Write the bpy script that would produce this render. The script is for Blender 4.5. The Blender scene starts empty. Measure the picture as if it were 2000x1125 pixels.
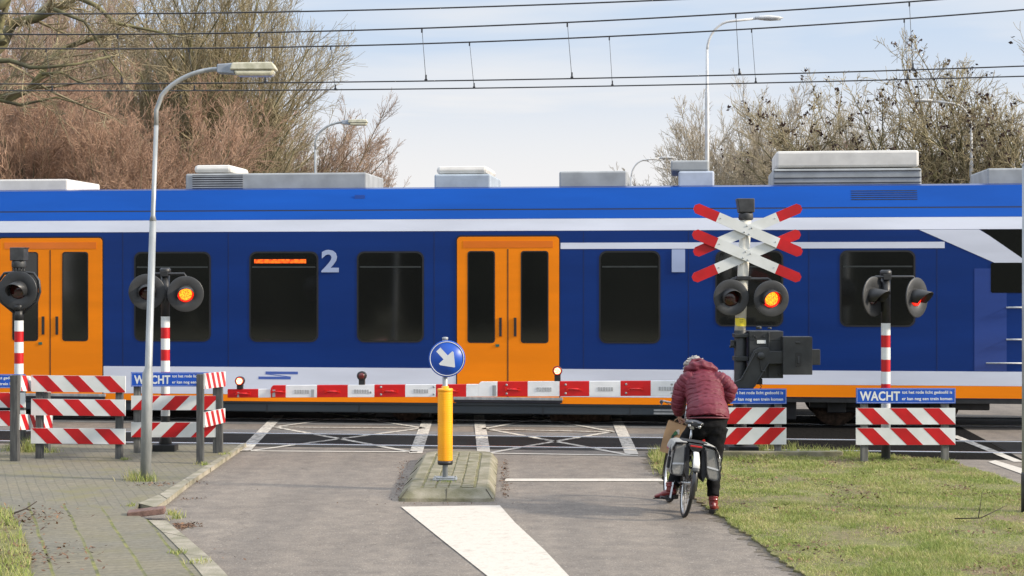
import bpy, bmesh, math, random
import numpy as np
from mathutils import Vector, Matrix, Euler

R = math.radians
random.seed(7); rng = np.random.default_rng(11)
scene = bpy.context.scene
COL = scene.collection

# ------------------------------------------------------------------ camera, sky, sun, exposure
F, H0, CH = 3040.0, 548.0, 2.35          # focal length and horizon in photo pixels (2000 wide), eye height in metres
cam_d = bpy.data.cameras.new("camera"); cam = bpy.data.objects.new("camera", cam_d); COL.objects.link(cam)
cam_d.sensor_width = 36; cam_d.lens = 36 * F / 2000; cam_d.shift_y = (H0 - 562.5) / 2000
cam_d.clip_end = 3000; cam.location = (0, 0, CH); cam.rotation_euler = (R(90), 0, 0)
scene.camera = cam
SUN_AZ, SUN_EL = 104.0, 25.0             # clockwise from the view direction
world = bpy.data.worlds.new("World"); scene.world = world; world.use_nodes = True
def build_world():
    nt = world.node_tree; N = nt.nodes; L = nt.links; N.clear()
    out = N.new('ShaderNodeOutputWorld'); bg = N.new('ShaderNodeBackground'); bg.inputs[1].default_value = 0.08
    sky = N.new('ShaderNodeTexSky'); sky.sky_type = 'NISHITA'; sky.sun_disc = False
    sky.sun_elevation = R(SUN_EL); sky.sun_rotation = R(SUN_AZ); sky.air_density = 1.0; sky.dust_density = 1.2
    tc = N.new('ShaderNodeTexCoord'); sep = N.new('ShaderNodeSeparateXYZ'); L.new(tc.outputs['Generated'], sep.inputs[0])
    mp = N.new('ShaderNodeMapping'); mp.inputs['Scale'].default_value = (2.2, 2.2, 20.0); mp.inputs['Location'].default_value = (0.8, 0.3, 1.45)
    mp.inputs['Rotation'].default_value = (0, R(2), 0)
    L.new(tc.outputs['Generated'], mp.inputs[0])
    nz = N.new('ShaderNodeTexNoise'); nz.inputs['Scale'].default_value = 1.3; nz.inputs['Detail'].default_value = 5; nz.inputs['Roughness'].default_value = .5
    nz.inputs['Distortion'].default_value = .3
    L.new(mp.outputs[0], nz.inputs['Vector'])
    rp = N.new('ShaderNodeValToRGB'); rp.color_ramp.elements[0].position = .40; rp.color_ramp.elements[1].position = .68
    rp.color_ramp.elements[0].color = (.06,)*3 + (1,); rp.color_ramp.elements[1].color = (.9,)*3 + (1,)
    L.new(nz.outputs['Fac'], rp.inputs[0])
    # veil towards the horizon
    ve = N.new('ShaderNodeMapRange'); ve.inputs['From Min'].default_value = .055; ve.inputs['From Max'].default_value = .17
    ve.inputs['To Min'].default_value = .95; ve.inputs['To Max'].default_value = 0.0; ve.interpolation_type = 'SMOOTHSTEP'
    L.new(sep.outputs['Z'], ve.inputs['Value'])
    mx = N.new('ShaderNodeMath'); mx.operation = 'MAXIMUM'; L.new(rp.outputs[0], mx.inputs[0]); L.new(ve.outputs[0], mx.inputs[1])
    # the blue of this hazy winter sky: Nishita lifted with a pale blue
    lift = N.new('ShaderNodeMix'); lift.data_type = 'RGBA'; lift.inputs[0].default_value = .86
    lift.inputs[7].default_value = (6.6, 7.9, 9.8, 1)
    L.new(sky.outputs[0], lift.inputs[6])
    mix = N.new('ShaderNodeMix'); mix.data_type = 'RGBA'; mix.inputs[7].default_value = (9.35, 9.2, 9.1, 1)
    L.new(mx.outputs[0], mix.inputs[0]); L.new(lift.outputs[2], mix.inputs[6])
    # unseen sky overhead, brightened to add light to the scene: twice the horizon's radiance
    up = N.new('ShaderNodeMapRange'); up.inputs['From Min'].default_value = .2; up.inputs['From Max'].default_value = .6; up.inputs['To Min'].default_value = 1; up.inputs['To Max'].default_value = 2.0
    L.new(sep.outputs['Z'], up.inputs['Value']); vm = N.new('ShaderNodeVectorMath'); vm.operation = 'SCALE'; L.new(mix.outputs[2], vm.inputs[0]); L.new(up.outputs[0], vm.inputs['Scale'])
    L.new(vm.outputs[0], bg.inputs[0]); L.new(bg.outputs[0], out.inputs[0])
build_world()
sun_d = bpy.data.lights.new("sun", 'SUN'); sun = bpy.data.objects.new("sun", sun_d); COL.objects.link(sun)
sun_d.energy = 4.8; sun_d.angle = R(6); sun_d.color = (1.0, .88, .72)
sd = Vector((math.sin(R(SUN_AZ)) * math.cos(R(SUN_EL)), math.cos(R(SUN_AZ)) * math.cos(R(SUN_EL)), math.sin(R(SUN_EL))))
sun.rotation_euler = sd.to_track_quat('Z', 'Y').to_euler(); sun.location = (30, -10, 30)
scene.view_settings.view_transform = 'Standard'; scene.view_settings.look = 'None'
scene.view_settings.exposure = 0.3; scene.view_settings.gamma = 1.0
scene.cycles.max_bounces = 8; scene.cycles.transparent_max_bounces = 8
try: scene.cycles.use_denoising = True
except Exception: pass

# ------------------------------------------------------------------ helpers
def gp(x, y, z=0.0):
    """photo pixel on a horizontal plane at height z -> world point"""
    d = F * (CH - z) / (y - H0); return Vector(((x - 1000) * d / F, d, z))
def wp(x, y, d):
    return Vector(((x - 1000) * d / F, d, CH - (y - H0) * d / F))
TA = R(6.3); T1Y, T2Y = 22.6, 26.6
TD = Vector((math.cos(TA), -math.sin(TA), 0)); TN = Vector((math.sin(TA), math.cos(TA), 0))   # along the tracks; across, away from camera
def tu(px, v, y0):
    """pixel column -> distance along a vertical plane parallel to the tracks, v metres nearer than the track at y0"""
    k = (px - 1000) / F; s, c = math.sin(TA), math.cos(TA)
    return (k * (y0 - v * c) + v * s) / (c + k * s)
def tp(px, py, v, y0):
    u = tu(px, v, y0); p = Vector((0, y0, 0)) + TD * u - TN * v
    return u, CH - (py - H0) * p.y / F, p

def tag(o, label=None, cat=None, group=None, kind=None):
    if label: o['label'] = label
    if cat: o['category'] = cat
    if group: o['group'] = group
    if kind: o['kind'] = kind
    return o
def thing(name, label, cat, loc=(0, 0, 0), rot=(0, 0, 0), group=None):
    o = bpy.data.objects.new(name, None); COL.objects.link(o); o.location = loc; o.rotation_euler = rot
    o.empty_display_size = .2
    return tag(o, label, cat, group)
def copy_tree(o, parent=None):
    c = o.copy(); COL.objects.link(c)
    if parent: c.parent = parent
    for ch in o.children: copy_tree(ch, c)
    return c

class MB:
    def __init__(s): s.v = []; s.f = []; s.m = []; s.sm = []; s.M = Matrix.Identity(4)
    def add(s, vs, fs, m=0, smooth=False):
        b = len(s.v); s.v += [tuple(s.M @ Vector(p)) for p in vs]
        for f in fs: s.f.append(tuple(b + i for i in f)); s.m.append(m); s.sm.append(smooth)
        return s
    def box(s, c, d, m=0, rot=None):
        x, y, z = (q / 2 for q in d); vs = [Vector((sx*x, sy*y, sz*z)) for sz in (-1, 1) for sy in (-1, 1) for sx in (-1, 1)]
        if rot is not None: vs = [rot @ p for p in vs]
        return s.add([p + Vector(c) for p in vs], [(0,2,3,1), (4,5,7,6), (0,1,5,4), (2,6,7,3), (0,4,6,2), (1,3,7,5)], m)
    def bar(s, a, b, w, h, m=0, up=(0, 0, 1)):
        a, b = Vector(a), Vector(b); t = (b - a).normalized(); u = Vector(up); sd_ = t.cross(u)
        if sd_.length < 1e-4: sd_ = t.cross(Vector((1, 0, 0)))
        sd_.normalize(); u = sd_.cross(t).normalized(); vs = []
        for p in (a, b):
            for i, j in ((-1, -1), (1, -1), (1, 1), (-1, 1)): vs.append(p + sd_ * i * w / 2 + u * j * h / 2)
        return s.add(vs, [(0,1,2,3), (7,6,5,4), (0,4,5,1), (1,5,6,2), (2,6,7,3), (3,7,4,0)], m)
    def tube(s, pts, r, n=10, m=0, cap=True, smooth=True, side=None):
        """r: one radius, a list of radii, or a list of (across, deep) pairs"""
        P = [Vector(p) for p in pts]; k = len(P); rr = r if isinstance(r, (list, tuple)) else [r] * k
        ref = None; vs = []
        for i in range(k):
            t = (P[min(i + 1, k - 1)] - P[max(i - 1, 0)]).normalized()
            if ref is None:
                ref = Vector(side) if side is not None else (Vector((0, 0, 1)) if abs(t.z) < .9 else Vector((1, 0, 0)))
            a = ref - t * ref.dot(t)
            if a.length < 1e-5: a = t.orthogonal()
            a.normalize(); ref = a; b = t.cross(a)
            ra, rb = rr[i] if isinstance(rr[i], (tuple, list)) else (rr[i], rr[i])
            for j in range(n):
                q = 2 * math.pi * j / n; vs.append(P[i] + a * math.cos(q) * ra + b * math.sin(q) * rb)
        fs = [(i*n + j, i*n + (j+1) % n, (i+1)*n + (j+1) % n, (i+1)*n + j) for i in range(k - 1) for j in range(n)]
        s.add(vs, fs, m, smooth)
        if cap:
            b = len(s.v) - len(vs); s.f.append(tuple(b + j for j in reversed(range(n)))); s.m.append(m); s.sm.append(False)
            s.f.append(tuple(b + (k-1)*n + j for j in range(n))); s.m.append(m); s.sm.append(False)
        return s
    def ball(s, c, r, n=14, k=9, m=0, rot=None):
        rx, ry, rz = r if isinstance(r, (tuple, list)) else (r, r, r); vs = [Vector((0, 0, -rz))]
        for i in range(1, k):
            t = math.pi * i / k - math.pi / 2
            for j in range(n):
                q = 2 * math.pi * j / n; vs.append(Vector((rx*math.cos(t)*math.cos(q), ry*math.cos(t)*math.sin(q), rz*math.sin(t))))
        vs.append(Vector((0, 0, rz)))
        if rot is not None: vs = [rot @ p for p in vs]
        vs = [p + Vector(c) for p in vs]; fs = [(0, 1 + (j+1) % n, 1 + j) for j in range(n)]
        fs += [(1+i*n+j, 1+i*n+(j+1) % n, 1+(i+1)*n+(j+1) % n, 1+(i+1)*n+j) for i in range(k-2) for j in range(n)]
        t = len(vs) - 1; fs += [(1+(k-2)*n+j, 1+(k-2)*n+(j+1) % n, t) for j in range(n)]
        return s.add(vs, fs, m, True)
    def lathe(s, prof, n=24, m=0, M=None, smooth=True):
        vs = []
        for r, z in prof:
            for j in range(n):
                q = 2 * math.pi * j / n; vs.append(Vector((r * math.cos(q), r * math.sin(q), z)))
        k = len(prof); fs = [(i*n+j, i*n+(j+1) % n, (i+1)*n+(j+1) % n, (i+1)*n+j) for i in range(k-1) for j in range(n)]
        fs += [tuple(reversed(range(n))), tuple((k-1)*n + j for j in range(n))]
        if M is not None: vs = [M @ p for p in vs]
        return s.add(vs, fs, m, smooth)
    def prism(s, poly, a, b, m=0, axis='y'):
        """polygon of (p, q) extruded: axis y -> p = x, q = z; axis z -> p = x, q = y; axis x -> p = y, q = z"""
        def P(p, q, t): return {'y': (p, t, q), 'z': (p, q, t), 'x': (t, p, q)}[axis]
        n = len(poly); ar = sum(poly[i][0]*poly[(i+1) % n][1] - poly[(i+1) % n][0]*poly[i][1] for i in range(n))
        if ar < 0: poly = poly[::-1]
        vs = [P(p, q, a) for p, q in poly] + [P(p, q, b) for p, q in poly]
        fs = [tuple(range(n)), tuple(reversed(range(n, 2*n)))] + [(i, i + n, (i+1) % n + n, (i+1) % n) for i in range(n)]
        if axis == 'z' or axis == 'x': fs = [f[::-1] for f in fs]
        if b < a: fs = [f[::-1] for f in fs]
        return s.add(vs, fs, m)
    def mesh(s, name):
        me = bpy.data.meshes.new(name); me.from_pydata(s.v, [], s.f)
        me.polygons.foreach_set('material_index', s.m); me.polygons.foreach_set('use_smooth', s.sm); me.update()
        return me
def obj(name, me, mats, parent=None, bevel=0, seg=2):
    if isinstance(me, MB): me = me.mesh(name)
    o = bpy.data.objects.new(name, me); COL.objects.link(o)
    for m in (mats if isinstance(mats, (list, tuple)) else [mats]): me.materials.append(m)
    if parent: o.parent = parent
    if bevel:
        b = o.modifiers.new('bevel', 'BEVEL'); b.width = bevel; b.segments = seg; b.limit_method = 'ANGLE'; b.angle_limit = R(40)
    return o
def np_mesh(name, V, Q):
    """fast mesh from numpy arrays: V (n,3), Q (m,k)"""
    me = bpy.data.meshes.new(name); k = Q.shape[1]
    me.vertices.add(len(V)); me.vertices.foreach_set('co', V.astype(np.float32).ravel())
    me.loops.add(Q.size); me.loops.foreach_set('vertex_index', Q.astype(np.int32).ravel())
    me.polygons.add(len(Q)); me.polygons.foreach_set('loop_start', (np.arange(len(Q)) * k).astype(np.int32))
    me.update(calc_edges=True); return me
def remesh(mb, name, voxel, smooth=3):
    me = mb.mesh(name + '_src'); o = bpy.data.objects.new('tmp', me); COL.objects.link(o)
    m = o.modifiers.new('r', 'REMESH'); m.mode = 'VOXEL'; m.voxel_size = voxel
    if smooth: s_ = o.modifiers.new('s', 'SMOOTH'); s_.iterations = smooth; s_.factor = .5
    dg = bpy.context.evaluated_depsgraph_get(); dg.update()
    out = bpy.data.meshes.new_from_object(o.evaluated_get(dg)); out.name = name
    bpy.data.objects.remove(o); bpy.data.meshes.remove(me)
    out.polygons.foreach_set('use_smooth', [True] * len(out.polygons)); return out
def text_mesh(s, w=None, h=None, bold=.012, depth=.001, align='LEFT'):
    """lettering lying in the x-z plane, facing -y; starts at x = 0, stands on z = 0; scaled to width w and cap height h"""
    cu = bpy.data.curves.new('t', 'FONT'); cu.body = s; cu.size = 1; cu.offset = bold; cu.extrude = .01; cu.resolution_u = 3; cu.space_character = 1.04
    o = bpy.data.objects.new('t', cu); COL.objects.link(o); dg = bpy.context.evaluated_depsgraph_get(); dg.update()
    me = bpy.data.meshes.new_from_object(o.evaluated_get(dg)); bpy.data.objects.remove(o); bpy.data.curves.remove(cu)
    n = len(me.vertices); co = np.empty(n * 3); me.vertices.foreach_get('co', co); co = co.reshape(-1, 3)
    x0, x1 = co[:, 0].min(), co[:, 0].max(); capz = .69
    sx = w / (x1 - x0) if w else 1; sz = h / capz if h else sx
    out = np.stack([(co[:, 0] - x0) * sx, -(co[:, 2] / .01) * depth, co[:, 1] * sz], 1)
    V = [tuple(p) for p in out]; Fs = [tuple(p.vertices) for p in me.polygons]; bpy.data.meshes.remove(me)
    return V, Fs

# ------------------------------------------------------------------ materials
def srgb(r, g, b):
    def c(u): u /= 255; return u / 12.92 if u <= .04045 else ((u + .055) / 1.055) ** 2.4
    return (c(r), c(g), c(b), 1)
MATS = {}
def mat(name, col, rough=.6, var=.12, scale=6, bump=0, bscale=60, metal=0, coat=0, col2=None, detail=4, lo=.38, hi=.66, stretch=None, spec=None, coords='Object', island=0):
    if name in MATS: return MATS[name]
    m = bpy.data.materials.new(name); m.use_nodes = True; nt = m.node_tree; N = nt.nodes; L = nt.links
    p = N['Principled BSDF']; p.inputs['Roughness'].default_value = rough; p.inputs['Metallic'].default_value = metal
    if coat: p.inputs['Coat Weight'].default_value = coat; p.inputs['Coat Roughness'].default_value = .08
    if spec is not None: p.inputs['Specular IOR Level'].default_value = spec
    tc = N.new('ShaderNodeTexCoord'); vec = tc.outputs[coords]
    if stretch:
        mp = N.new('ShaderNodeMapping'); mp.inputs['Scale'].default_value = stretch; L.new(vec, mp.inputs[0]); vec = mp.outputs[0]
    nz = N.new('ShaderNodeTexNoise'); nz.inputs['Scale'].default_value = scale; nz.inputs['Detail'].default_value = detail; L.new(vec, nz.inputs['Vector'])
    rp = N.new('ShaderNodeValToRGB'); rp.color_ramp.elements[0].position = lo; rp.color_ramp.elements[1].position = hi
    c = col if len(col) == 4 else tuple(col) + (1,)
    if col2 is None: col2 = tuple(q * (1 - 2.2 * var) for q in c[:3])
    rp.color_ramp.elements[0].color = tuple(col2[:3]) + (1,); rp.color_ramp.elements[1].color = tuple(c[:3]) + (1,)
    L.new(nz.outputs['Fac'], rp.inputs[0]); colout = rp.outputs[0]
    if island:
        g = N.new('ShaderNodeNewGeometry'); hs = N.new('ShaderNodeHueSaturation'); mr = N.new('ShaderNodeMapRange')
        mr.inputs['To Min'].default_value = 1 - island; mr.inputs['To Max'].default_value = 1 + island
        L.new(g.outputs['Random Per Island'], mr.inputs[0]); L.new(mr.outputs[0], hs.inputs['Value']); L.new(colout, hs.inputs['Color']); colout = hs.outputs[0]
    L.new(colout, p.inputs['Base Color'])
    if bump:
        n2 = N.new('ShaderNodeTexNoise'); n2.inputs['Scale'].default_value = bscale; n2.inputs['Detail'].default_value = 5; L.new(vec, n2.inputs['Vector'])
        b = N.new('ShaderNodeBump'); b.inputs['Strength'].default_value = bump; b.inputs['Distance'].default_value = .02
        L.new(n2.outputs['Fac'], b.inputs['Height']); L.new(b.outputs[0], p.inputs['Normal'])
    MATS[name] = m; return m
def emit(name, col, strength, col2=None, scale=90):
    m = bpy.data.materials.new(name); m.use_nodes = True; nt = m.node_tree; N = nt.nodes; L = nt.links
    p = N['Principled BSDF']; p.inputs['Base Color'].default_value = (.25, .01, .005, 1); p.inputs['Roughness'].default_value = .25
    p.inputs['Emission Strength'].default_value = strength
    tc = N.new('ShaderNodeTexCoord'); vo = N.new('ShaderNodeTexVoronoi'); vo.inputs['Scale'].default_value = scale; L.new(tc.outputs['Object'], vo.inputs['Vector'])
    rp = N.new('ShaderNodeValToRGB'); rp.color_ramp.elements[0].position = .35; rp.color_ramp.elements[1].position = .8
    rp.color_ramp.elements[0].color = col + (1,); rp.color_ramp.elements[1].color = (col2 or col) + (1,)
    L.new(vo.outputs['Distance'], rp.inputs[0]); L.new(rp.outputs[0], p.inputs['Emission Color'])
    MATS[name] = m; return m

M_white = mat('white_paint', (.67, .69, .69), .45, .05, 3.5, col2=(.57, .59, .57))
M_red = mat('red_reflective', srgb(190, 18, 26), .4, .13, 3.5)
M_black = mat('black_steel', (.022, .023, .025), .45, .2, 9, bump=.08, bscale=120)
M_dgrey = mat('dark_grey_steel', (.045, .048, .052), .5, .2, 9, bump=.08, bscale=100)
M_signblue = mat('sign_blue', srgb(20, 78, 178), .4, .06, 4)
M_galv = mat('galvanised_steel', (.38, .4, .41), .5, .14, 14, metal=.35, col2=(.27, .29, .3), bump=.05, stretch=(1, 1, .25))
M_post = mat('weathered_plastic_post', (.085, .087, .085), .85, .2, 8, col2=(.045, .047, .048), bump=.2, bscale=50, stretch=(4, 4, .6))
M_postg = mat('weathered_grey_post', (.16, .16, .15), .85, .2, 8, col2=(.09, .09, .085), bump=.2, bscale=50, stretch=(4, 4, .6))
M_steel = mat('rail_steel', (.55, .56, .58), .25, .1, 12, metal=.9, stretch=(.3, 8, 8))
M_rust = mat('rusty_steel', (.12, .075, .05), .8, .3, 18, bump=.2)
M_conc = mat('concrete', (.27, .26, .235), .9, .2, 7, col2=(.16, .16, .125), bump=.35, bscale=70)
M_mossconc = mat('mossy_concrete', (.265, .24, .18), .92, .2, 4.5, col2=(.14, .13, .075), bump=.35, bscale=60)
# ------------------------------------------------------------------ ground materials
def nodes_mat(name):
    m = bpy.data.materials.new(name); m.use_nodes = True; MATS[name] = m
    return m, m.node_tree.nodes, m.node_tree.links, m.node_tree.nodes['Principled BSDF']
def noise(N, L, vec, scale, detail=4, rough=.55, dist=0):
    n = N.new('ShaderNodeTexNoise'); n.inputs['Scale'].default_value = scale; n.inputs['Detail'].default_value = detail
    n.inputs['Roughness'].default_value = rough; n.inputs['Distortion'].default_value = dist; L.new(vec, n.inputs['Vector']); return n.outputs['Fac']
def ramp(N, L, fac, stops):
    r = N.new('ShaderNodeValToRGB'); e = r.color_ramp.elements
    while len(e) < len(stops): e.new(.5)
    for q, (p, c) in zip(e, stops): q.position = p; q.color = tuple(c[:3]) + (1,) if len(c) >= 3 else (c[0],)*3 + (1,)
    L.new(fac, r.inputs[0]); return r.outputs[0]
def mixc(N, L, fac, a, b, mode='MIX'):
    x = N.new('ShaderNodeMix'); x.data_type = 'RGBA'; x.blend_type = mode
    for i, v in ((0, fac), (6, a), (7, b)):
        if hasattr(v, 'node'): L.new(v, x.inputs[i])
        else: x.inputs[i].default_value = v
    return x.outputs[2]
def bumpn(N, L, p, h, strength, dist=.01):
    b = N.new('ShaderNodeBump'); b.inputs['Strength'].default_value = strength; b.inputs['Distance'].default_value = dist
    L.new(h, b.inputs['Height']); L.new(b.outputs[0], p.inputs['Normal'])
def asphalt(name, base, light, dark):
    m, N, L, p = nodes_mat(name); p.inputs['Roughness'].default_value = .85
    tc = N.new('ShaderNodeTexCoord'); v = tc.outputs['Object']
    big = ramp(N, L, noise(N, L, v, .55, 5, .6, .4), [(.35, dark), (.65, base)])
    mid = ramp(N, L, noise(N, L, v, 4.5, 4, .6), [(.35, (.72, .72, .74)), (.7, (1.1, 1.1, 1.1))])
    c = mixc(N, L, 1.0, big, mid, 'MULTIPLY')
    vo = N.new('ShaderNodeTexVoronoi'); vo.inputs['Scale'].default_value = 85; L.new(v, vo.inputs['Vector'])
    bw = N.new('ShaderNodeRGBToBW'); L.new(vo.outputs['Color'], bw.inputs[0])
    st = ramp(N, L, bw.outputs[0], [(.25, (0, 0, 0)), (.55, (.1,)*3), (.85, (.2,)*3), (.93, (.8,)*3)])
    c = mixc(N, L, st, c, light + (1,))
    vo2 = N.new('ShaderNodeTexVoronoi'); vo2.inputs['Scale'].default_value = 130; L.new(v, vo2.inputs['Vector'])
    bw2 = N.new('ShaderNodeRGBToBW'); L.new(vo2.outputs['Color'], bw2.inputs[0])
    dk = ramp(N, L, bw2.outputs[0], [(.15, (.62,)*3), (.4, (1, 1, 1))])
    c = mixc(N, L, .8, c, dk, 'MULTIPLY')
    mp = N.new('ShaderNodeMapping'); mp.inputs['Scale'].default_value = (1.6, .09, 1); L.new(v, mp.inputs[0])      # wheel tracks polished along the lane
    tk = ramp(N, L, noise(N, L, mp.outputs[0], 1.1, 3), [(.38, (.86, .86, .87)), (.6, (1.06, 1.05, 1.04))]); c = mixc(N, L, .8, c, tk, 'MULTIPLY')
    vc = N.new('ShaderNodeTexVoronoi'); vc.feature = 'DISTANCE_TO_EDGE'; vc.inputs['Scale'].default_value = .42
    wd = N.new('ShaderNodeVectorMath'); wd.operation = 'MULTIPLY_ADD'; wd.inputs[1].default_value = (.9,)*3; nw = N.new('ShaderNodeTexNoise'); nw.inputs['Scale'].default_value = 2.2; nw.inputs['Detail'].default_value = 6; L.new(v, nw.inputs['Vector']); L.new(nw.outputs['Color'], wd.inputs[0]); L.new(v, wd.inputs[2]); L.new(wd.outputs[0], vc.inputs['Vector'])
    ck = ramp(N, L, vc.outputs['Distance'], [(.0, (.62,)*3), (.006, (1, 1, 1))]); c = mixc(N, L, .75, c, ck, 'MULTIPLY')
    L.new(c, p.inputs['Base Color']); bumpn(N, L, p, vo.outputs['Distance'], .25, .005); return m
M_road = asphalt('brown_asphalt', (.204, .173, .14), (.37, .33, .28), (.168, .141, .114))
M_asph2 = asphalt('grey_asphalt', (.2, .19, .175), (.3, .3, .3), (.11, .108, .105))
def paving(name, near):
    m, N, L, p = nodes_mat(name); p.inputs['Roughness'].default_value = .9
    tc = N.new('ShaderNodeTexCoord'); mp = N.new('ShaderNodeMapping'); mp.inputs['Rotation'].default_value = (0, 0, R(-19.8 - 90)); mp.inputs['Location'].default_value = (.02, .1, 0)
    wob = N.new('ShaderNodeTexNoise'); wob.inputs['Scale'].default_value = 1.1; L.new(tc.outputs['Object'], wob.inputs['Vector'])
    ad = N.new('ShaderNodeVectorMath'); ad.operation = 'MULTIPLY_ADD'; ad.inputs[1].default_value = (.05,)*3; L.new(wob.outputs['Color'], ad.inputs[0]); L.new(tc.outputs['Object'], ad.inputs[2])
    L.new(ad.outputs[0], mp.inputs[0]); v = mp.outputs[0]
    br = N.new('ShaderNodeTexBrick'); br.offset = .5; br.inputs['Scale'].default_value = 1; br.inputs['Mortar Size'].default_value = .008
    br.inputs['Brick Width'].default_value = .112 if near else .21; br.inputs['Row Height'].default_value = .34 if near else .105; br.inputs['Mortar Smooth'].default_value = .25; L.new(v, br.inputs['Vector'])
    br.inputs['Color1'].default_value = (.165, .152, .118, 1); br.inputs['Color2'].default_value = (.148, .137, .107, 1); br.inputs['Mortar'].default_value = (.12, .115, .09, 1)
    fine = ramp(N, L, noise(N, L, v, 22, 6, .7), [(.3, (.7, .7, .68)), (.7, (1.15, 1.15, 1.15))])
    body = mixc(N, L, 1, br.outputs['Color'], fine, 'MULTIPLY')
    big = ramp(N, L, noise(N, L, tc.outputs['Object'], .9, 5, .6), [(.38, (0, 0, 0)), (.62, (1, 1, 1))])
    body = mixc(N, L, big, body, mixc(N, L, 1, body, (1.15, 1.1, 1.0, 1), 'MULTIPLY'))
    moss = ramp(N, L, noise(N, L, tc.outputs['Object'], 7, 4), [(.35, (.2, .19, .06)), (.5, (.12, .13, .035)), (.68, (.06, .055, .04))])
    # stretcher joints carry moss, cross joints only a hairline of dirt
    sx = N.new('ShaderNodeSeparateXYZ'); L.new(v, sx.inputs[0])
    f = N.new('ShaderNodeMath'); f.operation = 'PINGPONG'; f.inputs[1].default_value = .17; L.new(sx.outputs['Y'], f.inputs[0])
    jl = N.new('ShaderNodeMapRange'); jl.inputs['From Min'].default_value = .010; jl.inputs['From Max'].default_value = .018; jl.inputs['To Min'].default_value = 1; jl.inputs['To Max'].default_value = 0; L.new(f.outputs[0], jl.inputs[0])
    jn = ramp(N, L, noise(N, L, tc.outputs['Object'], 2.2, 3), [(.3, (.35,)*3), (.55, (1, 1, 1))])
    jm = N.new('ShaderNodeMath'); jm.operation = 'MULTIPLY'; L.new(jl.outputs[0], jm.inputs[0]); L.new(jn, jm.inputs[1])
    if not near: jm.inputs[1].default_value = 0; N_l = [l for l in L if l.to_socket == jm.inputs[1]]; [L.remove(l) for l in N_l]
    mf = N.new('ShaderNodeMath'); mf.operation = 'MULTIPLY'; mf.inputs[1].default_value = .14 if near else .03; L.new(br.outputs['Fac'], mf.inputs[0])
    c = mixc(N, L, mf.outputs[0], body, (.075, .072, .055, 1)); c = mixc(N, L, jm.outputs[0], c, moss)
    # algae film spread over the far slabs
    al = ramp(N, L, noise(N, L, tc.outputs['Object'], 1.6, 6, .65), [(.5, (0, 0, 0)), (.68, (.45 if near else .85,)*3)])
    c = mixc(N, L, al, c, (.16, .145, .07, 1))
    L.new(c, p.inputs['Base Color']); inv = N.new('ShaderNodeMath'); inv.operation = 'SUBTRACT'; inv.inputs[0].default_value = 1; L.new(br.outputs['Fac'], inv.inputs[1])
    bumpn(N, L, p, inv.outputs[0], .4 if near else .1, .008); return m
M_pave = paving('mossy_paving', True); M_pave2 = paving('algae_paving', False)
def turf():
    m, N, L, p = nodes_mat('turf_soil'); p.inputs['Roughness'].default_value = .95
    tc = N.new('ShaderNodeTexCoord'); v = tc.outputs['Object']
    a = ramp(N, L, noise(N, L, v, 1.3, 5, .6), [(.36, (.2, .145, .085)), (.52, (.17, .165, .06)), (.7, (.22, .21, .08))])
    b = ramp(N, L, noise(N, L, v, 26, 5, .7), [(.3, (.5, .5, .5)), (.7, (1.3, 1.3, 1.3))])
    L.new(mixc(N, L, 1, a, b, 'MULTIPLY'), p.inputs['Base Color']); bumpn(N, L, p, noise(N, L, v, 40, 5), .8, .03); return m
M_turf = turf()
def rubber():
    m, N, L, p = nodes_mat('crossing_rubber'); p.inputs['Roughness'].default_value = .85; p.inputs['Specular IOR Level'].default_value = .15
    tc = N.new('ShaderNodeTexCoord'); v = tc.outputs['Object']
    a = ramp(N, L, noise(N, L, v, 1.6, 6, .65), [(.35, (.006, .0062, .0066)), (.62, (.012, .0125, .0135)), (.8, (.035, .035, .037))])
    vo = N.new('ShaderNodeTexBrick'); vo.inputs['Scale'].default_value = 1; vo.offset = 0; vo.inputs['Brick Width'].default_value = .6; vo.inputs['Row Height'].default_value = 3
    vo.inputs['Mortar Size'].default_value = .006; L.new(v, vo.inputs['Vector'])
    L.new(mixc(N, L, vo.outputs['Fac'], a, (.008, .008, .008, 1)), p.inputs['Base Color']); bumpn(N, L, p, noise(N, L, v, 90, 3), .3, .01); return m
M_rubber = rubber()
def marking(name, col, wear, lo, hi, sc=9):
    m, N, L, p = nodes_mat(name); p.inputs['Roughness'].default_value = .7
    tc = N.new('ShaderNodeTexCoord'); v = tc.outputs['Object']
    f = noise(N, L, v, sc, 7, .72); c = ramp(N, L, f, [(lo, wear), (hi, col)])
    g = ramp(N, L, noise(N, L, v, 55, 4, .7), [(.28, (.78, .77, .75)), (.5, (1, 1, 1))])
    L.new(mixc(N, L, 1, c, g, 'MULTIPLY'), p.inputs['Base Color']); return m
M_mark = marking('road_paint', (.53, .485, .42), (.4, .35, .295), .3, .48)
M_markw = marking('worn_road_paint', (.62, .58, .5), (.2, .18, .165), .36, .56, 14)
M_markr = marking('paint_on_rubber', (.36, .36, .35), (.045, .045, .045), .38, .6, 12)
M_ball = mat('dark_ballast', (.022, .02, .018), .95, .3, 30, col2=(.006, .006, .006), bump=.9, bscale=34, spec=.03)
M_paver = mat('island_paver', (.25, .225, .165), .92, .2, 9, col2=(.17, .158, .095), bump=.35, island=.12)
M_moss = mat('moss', (.19, .18, .075), .95, .2, 12, col2=(.13, .115, .065), bump=.5)
M_brick = mat('red_brick', (.2, .12, .1), .9, .2, 14, bump=.3)

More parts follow.
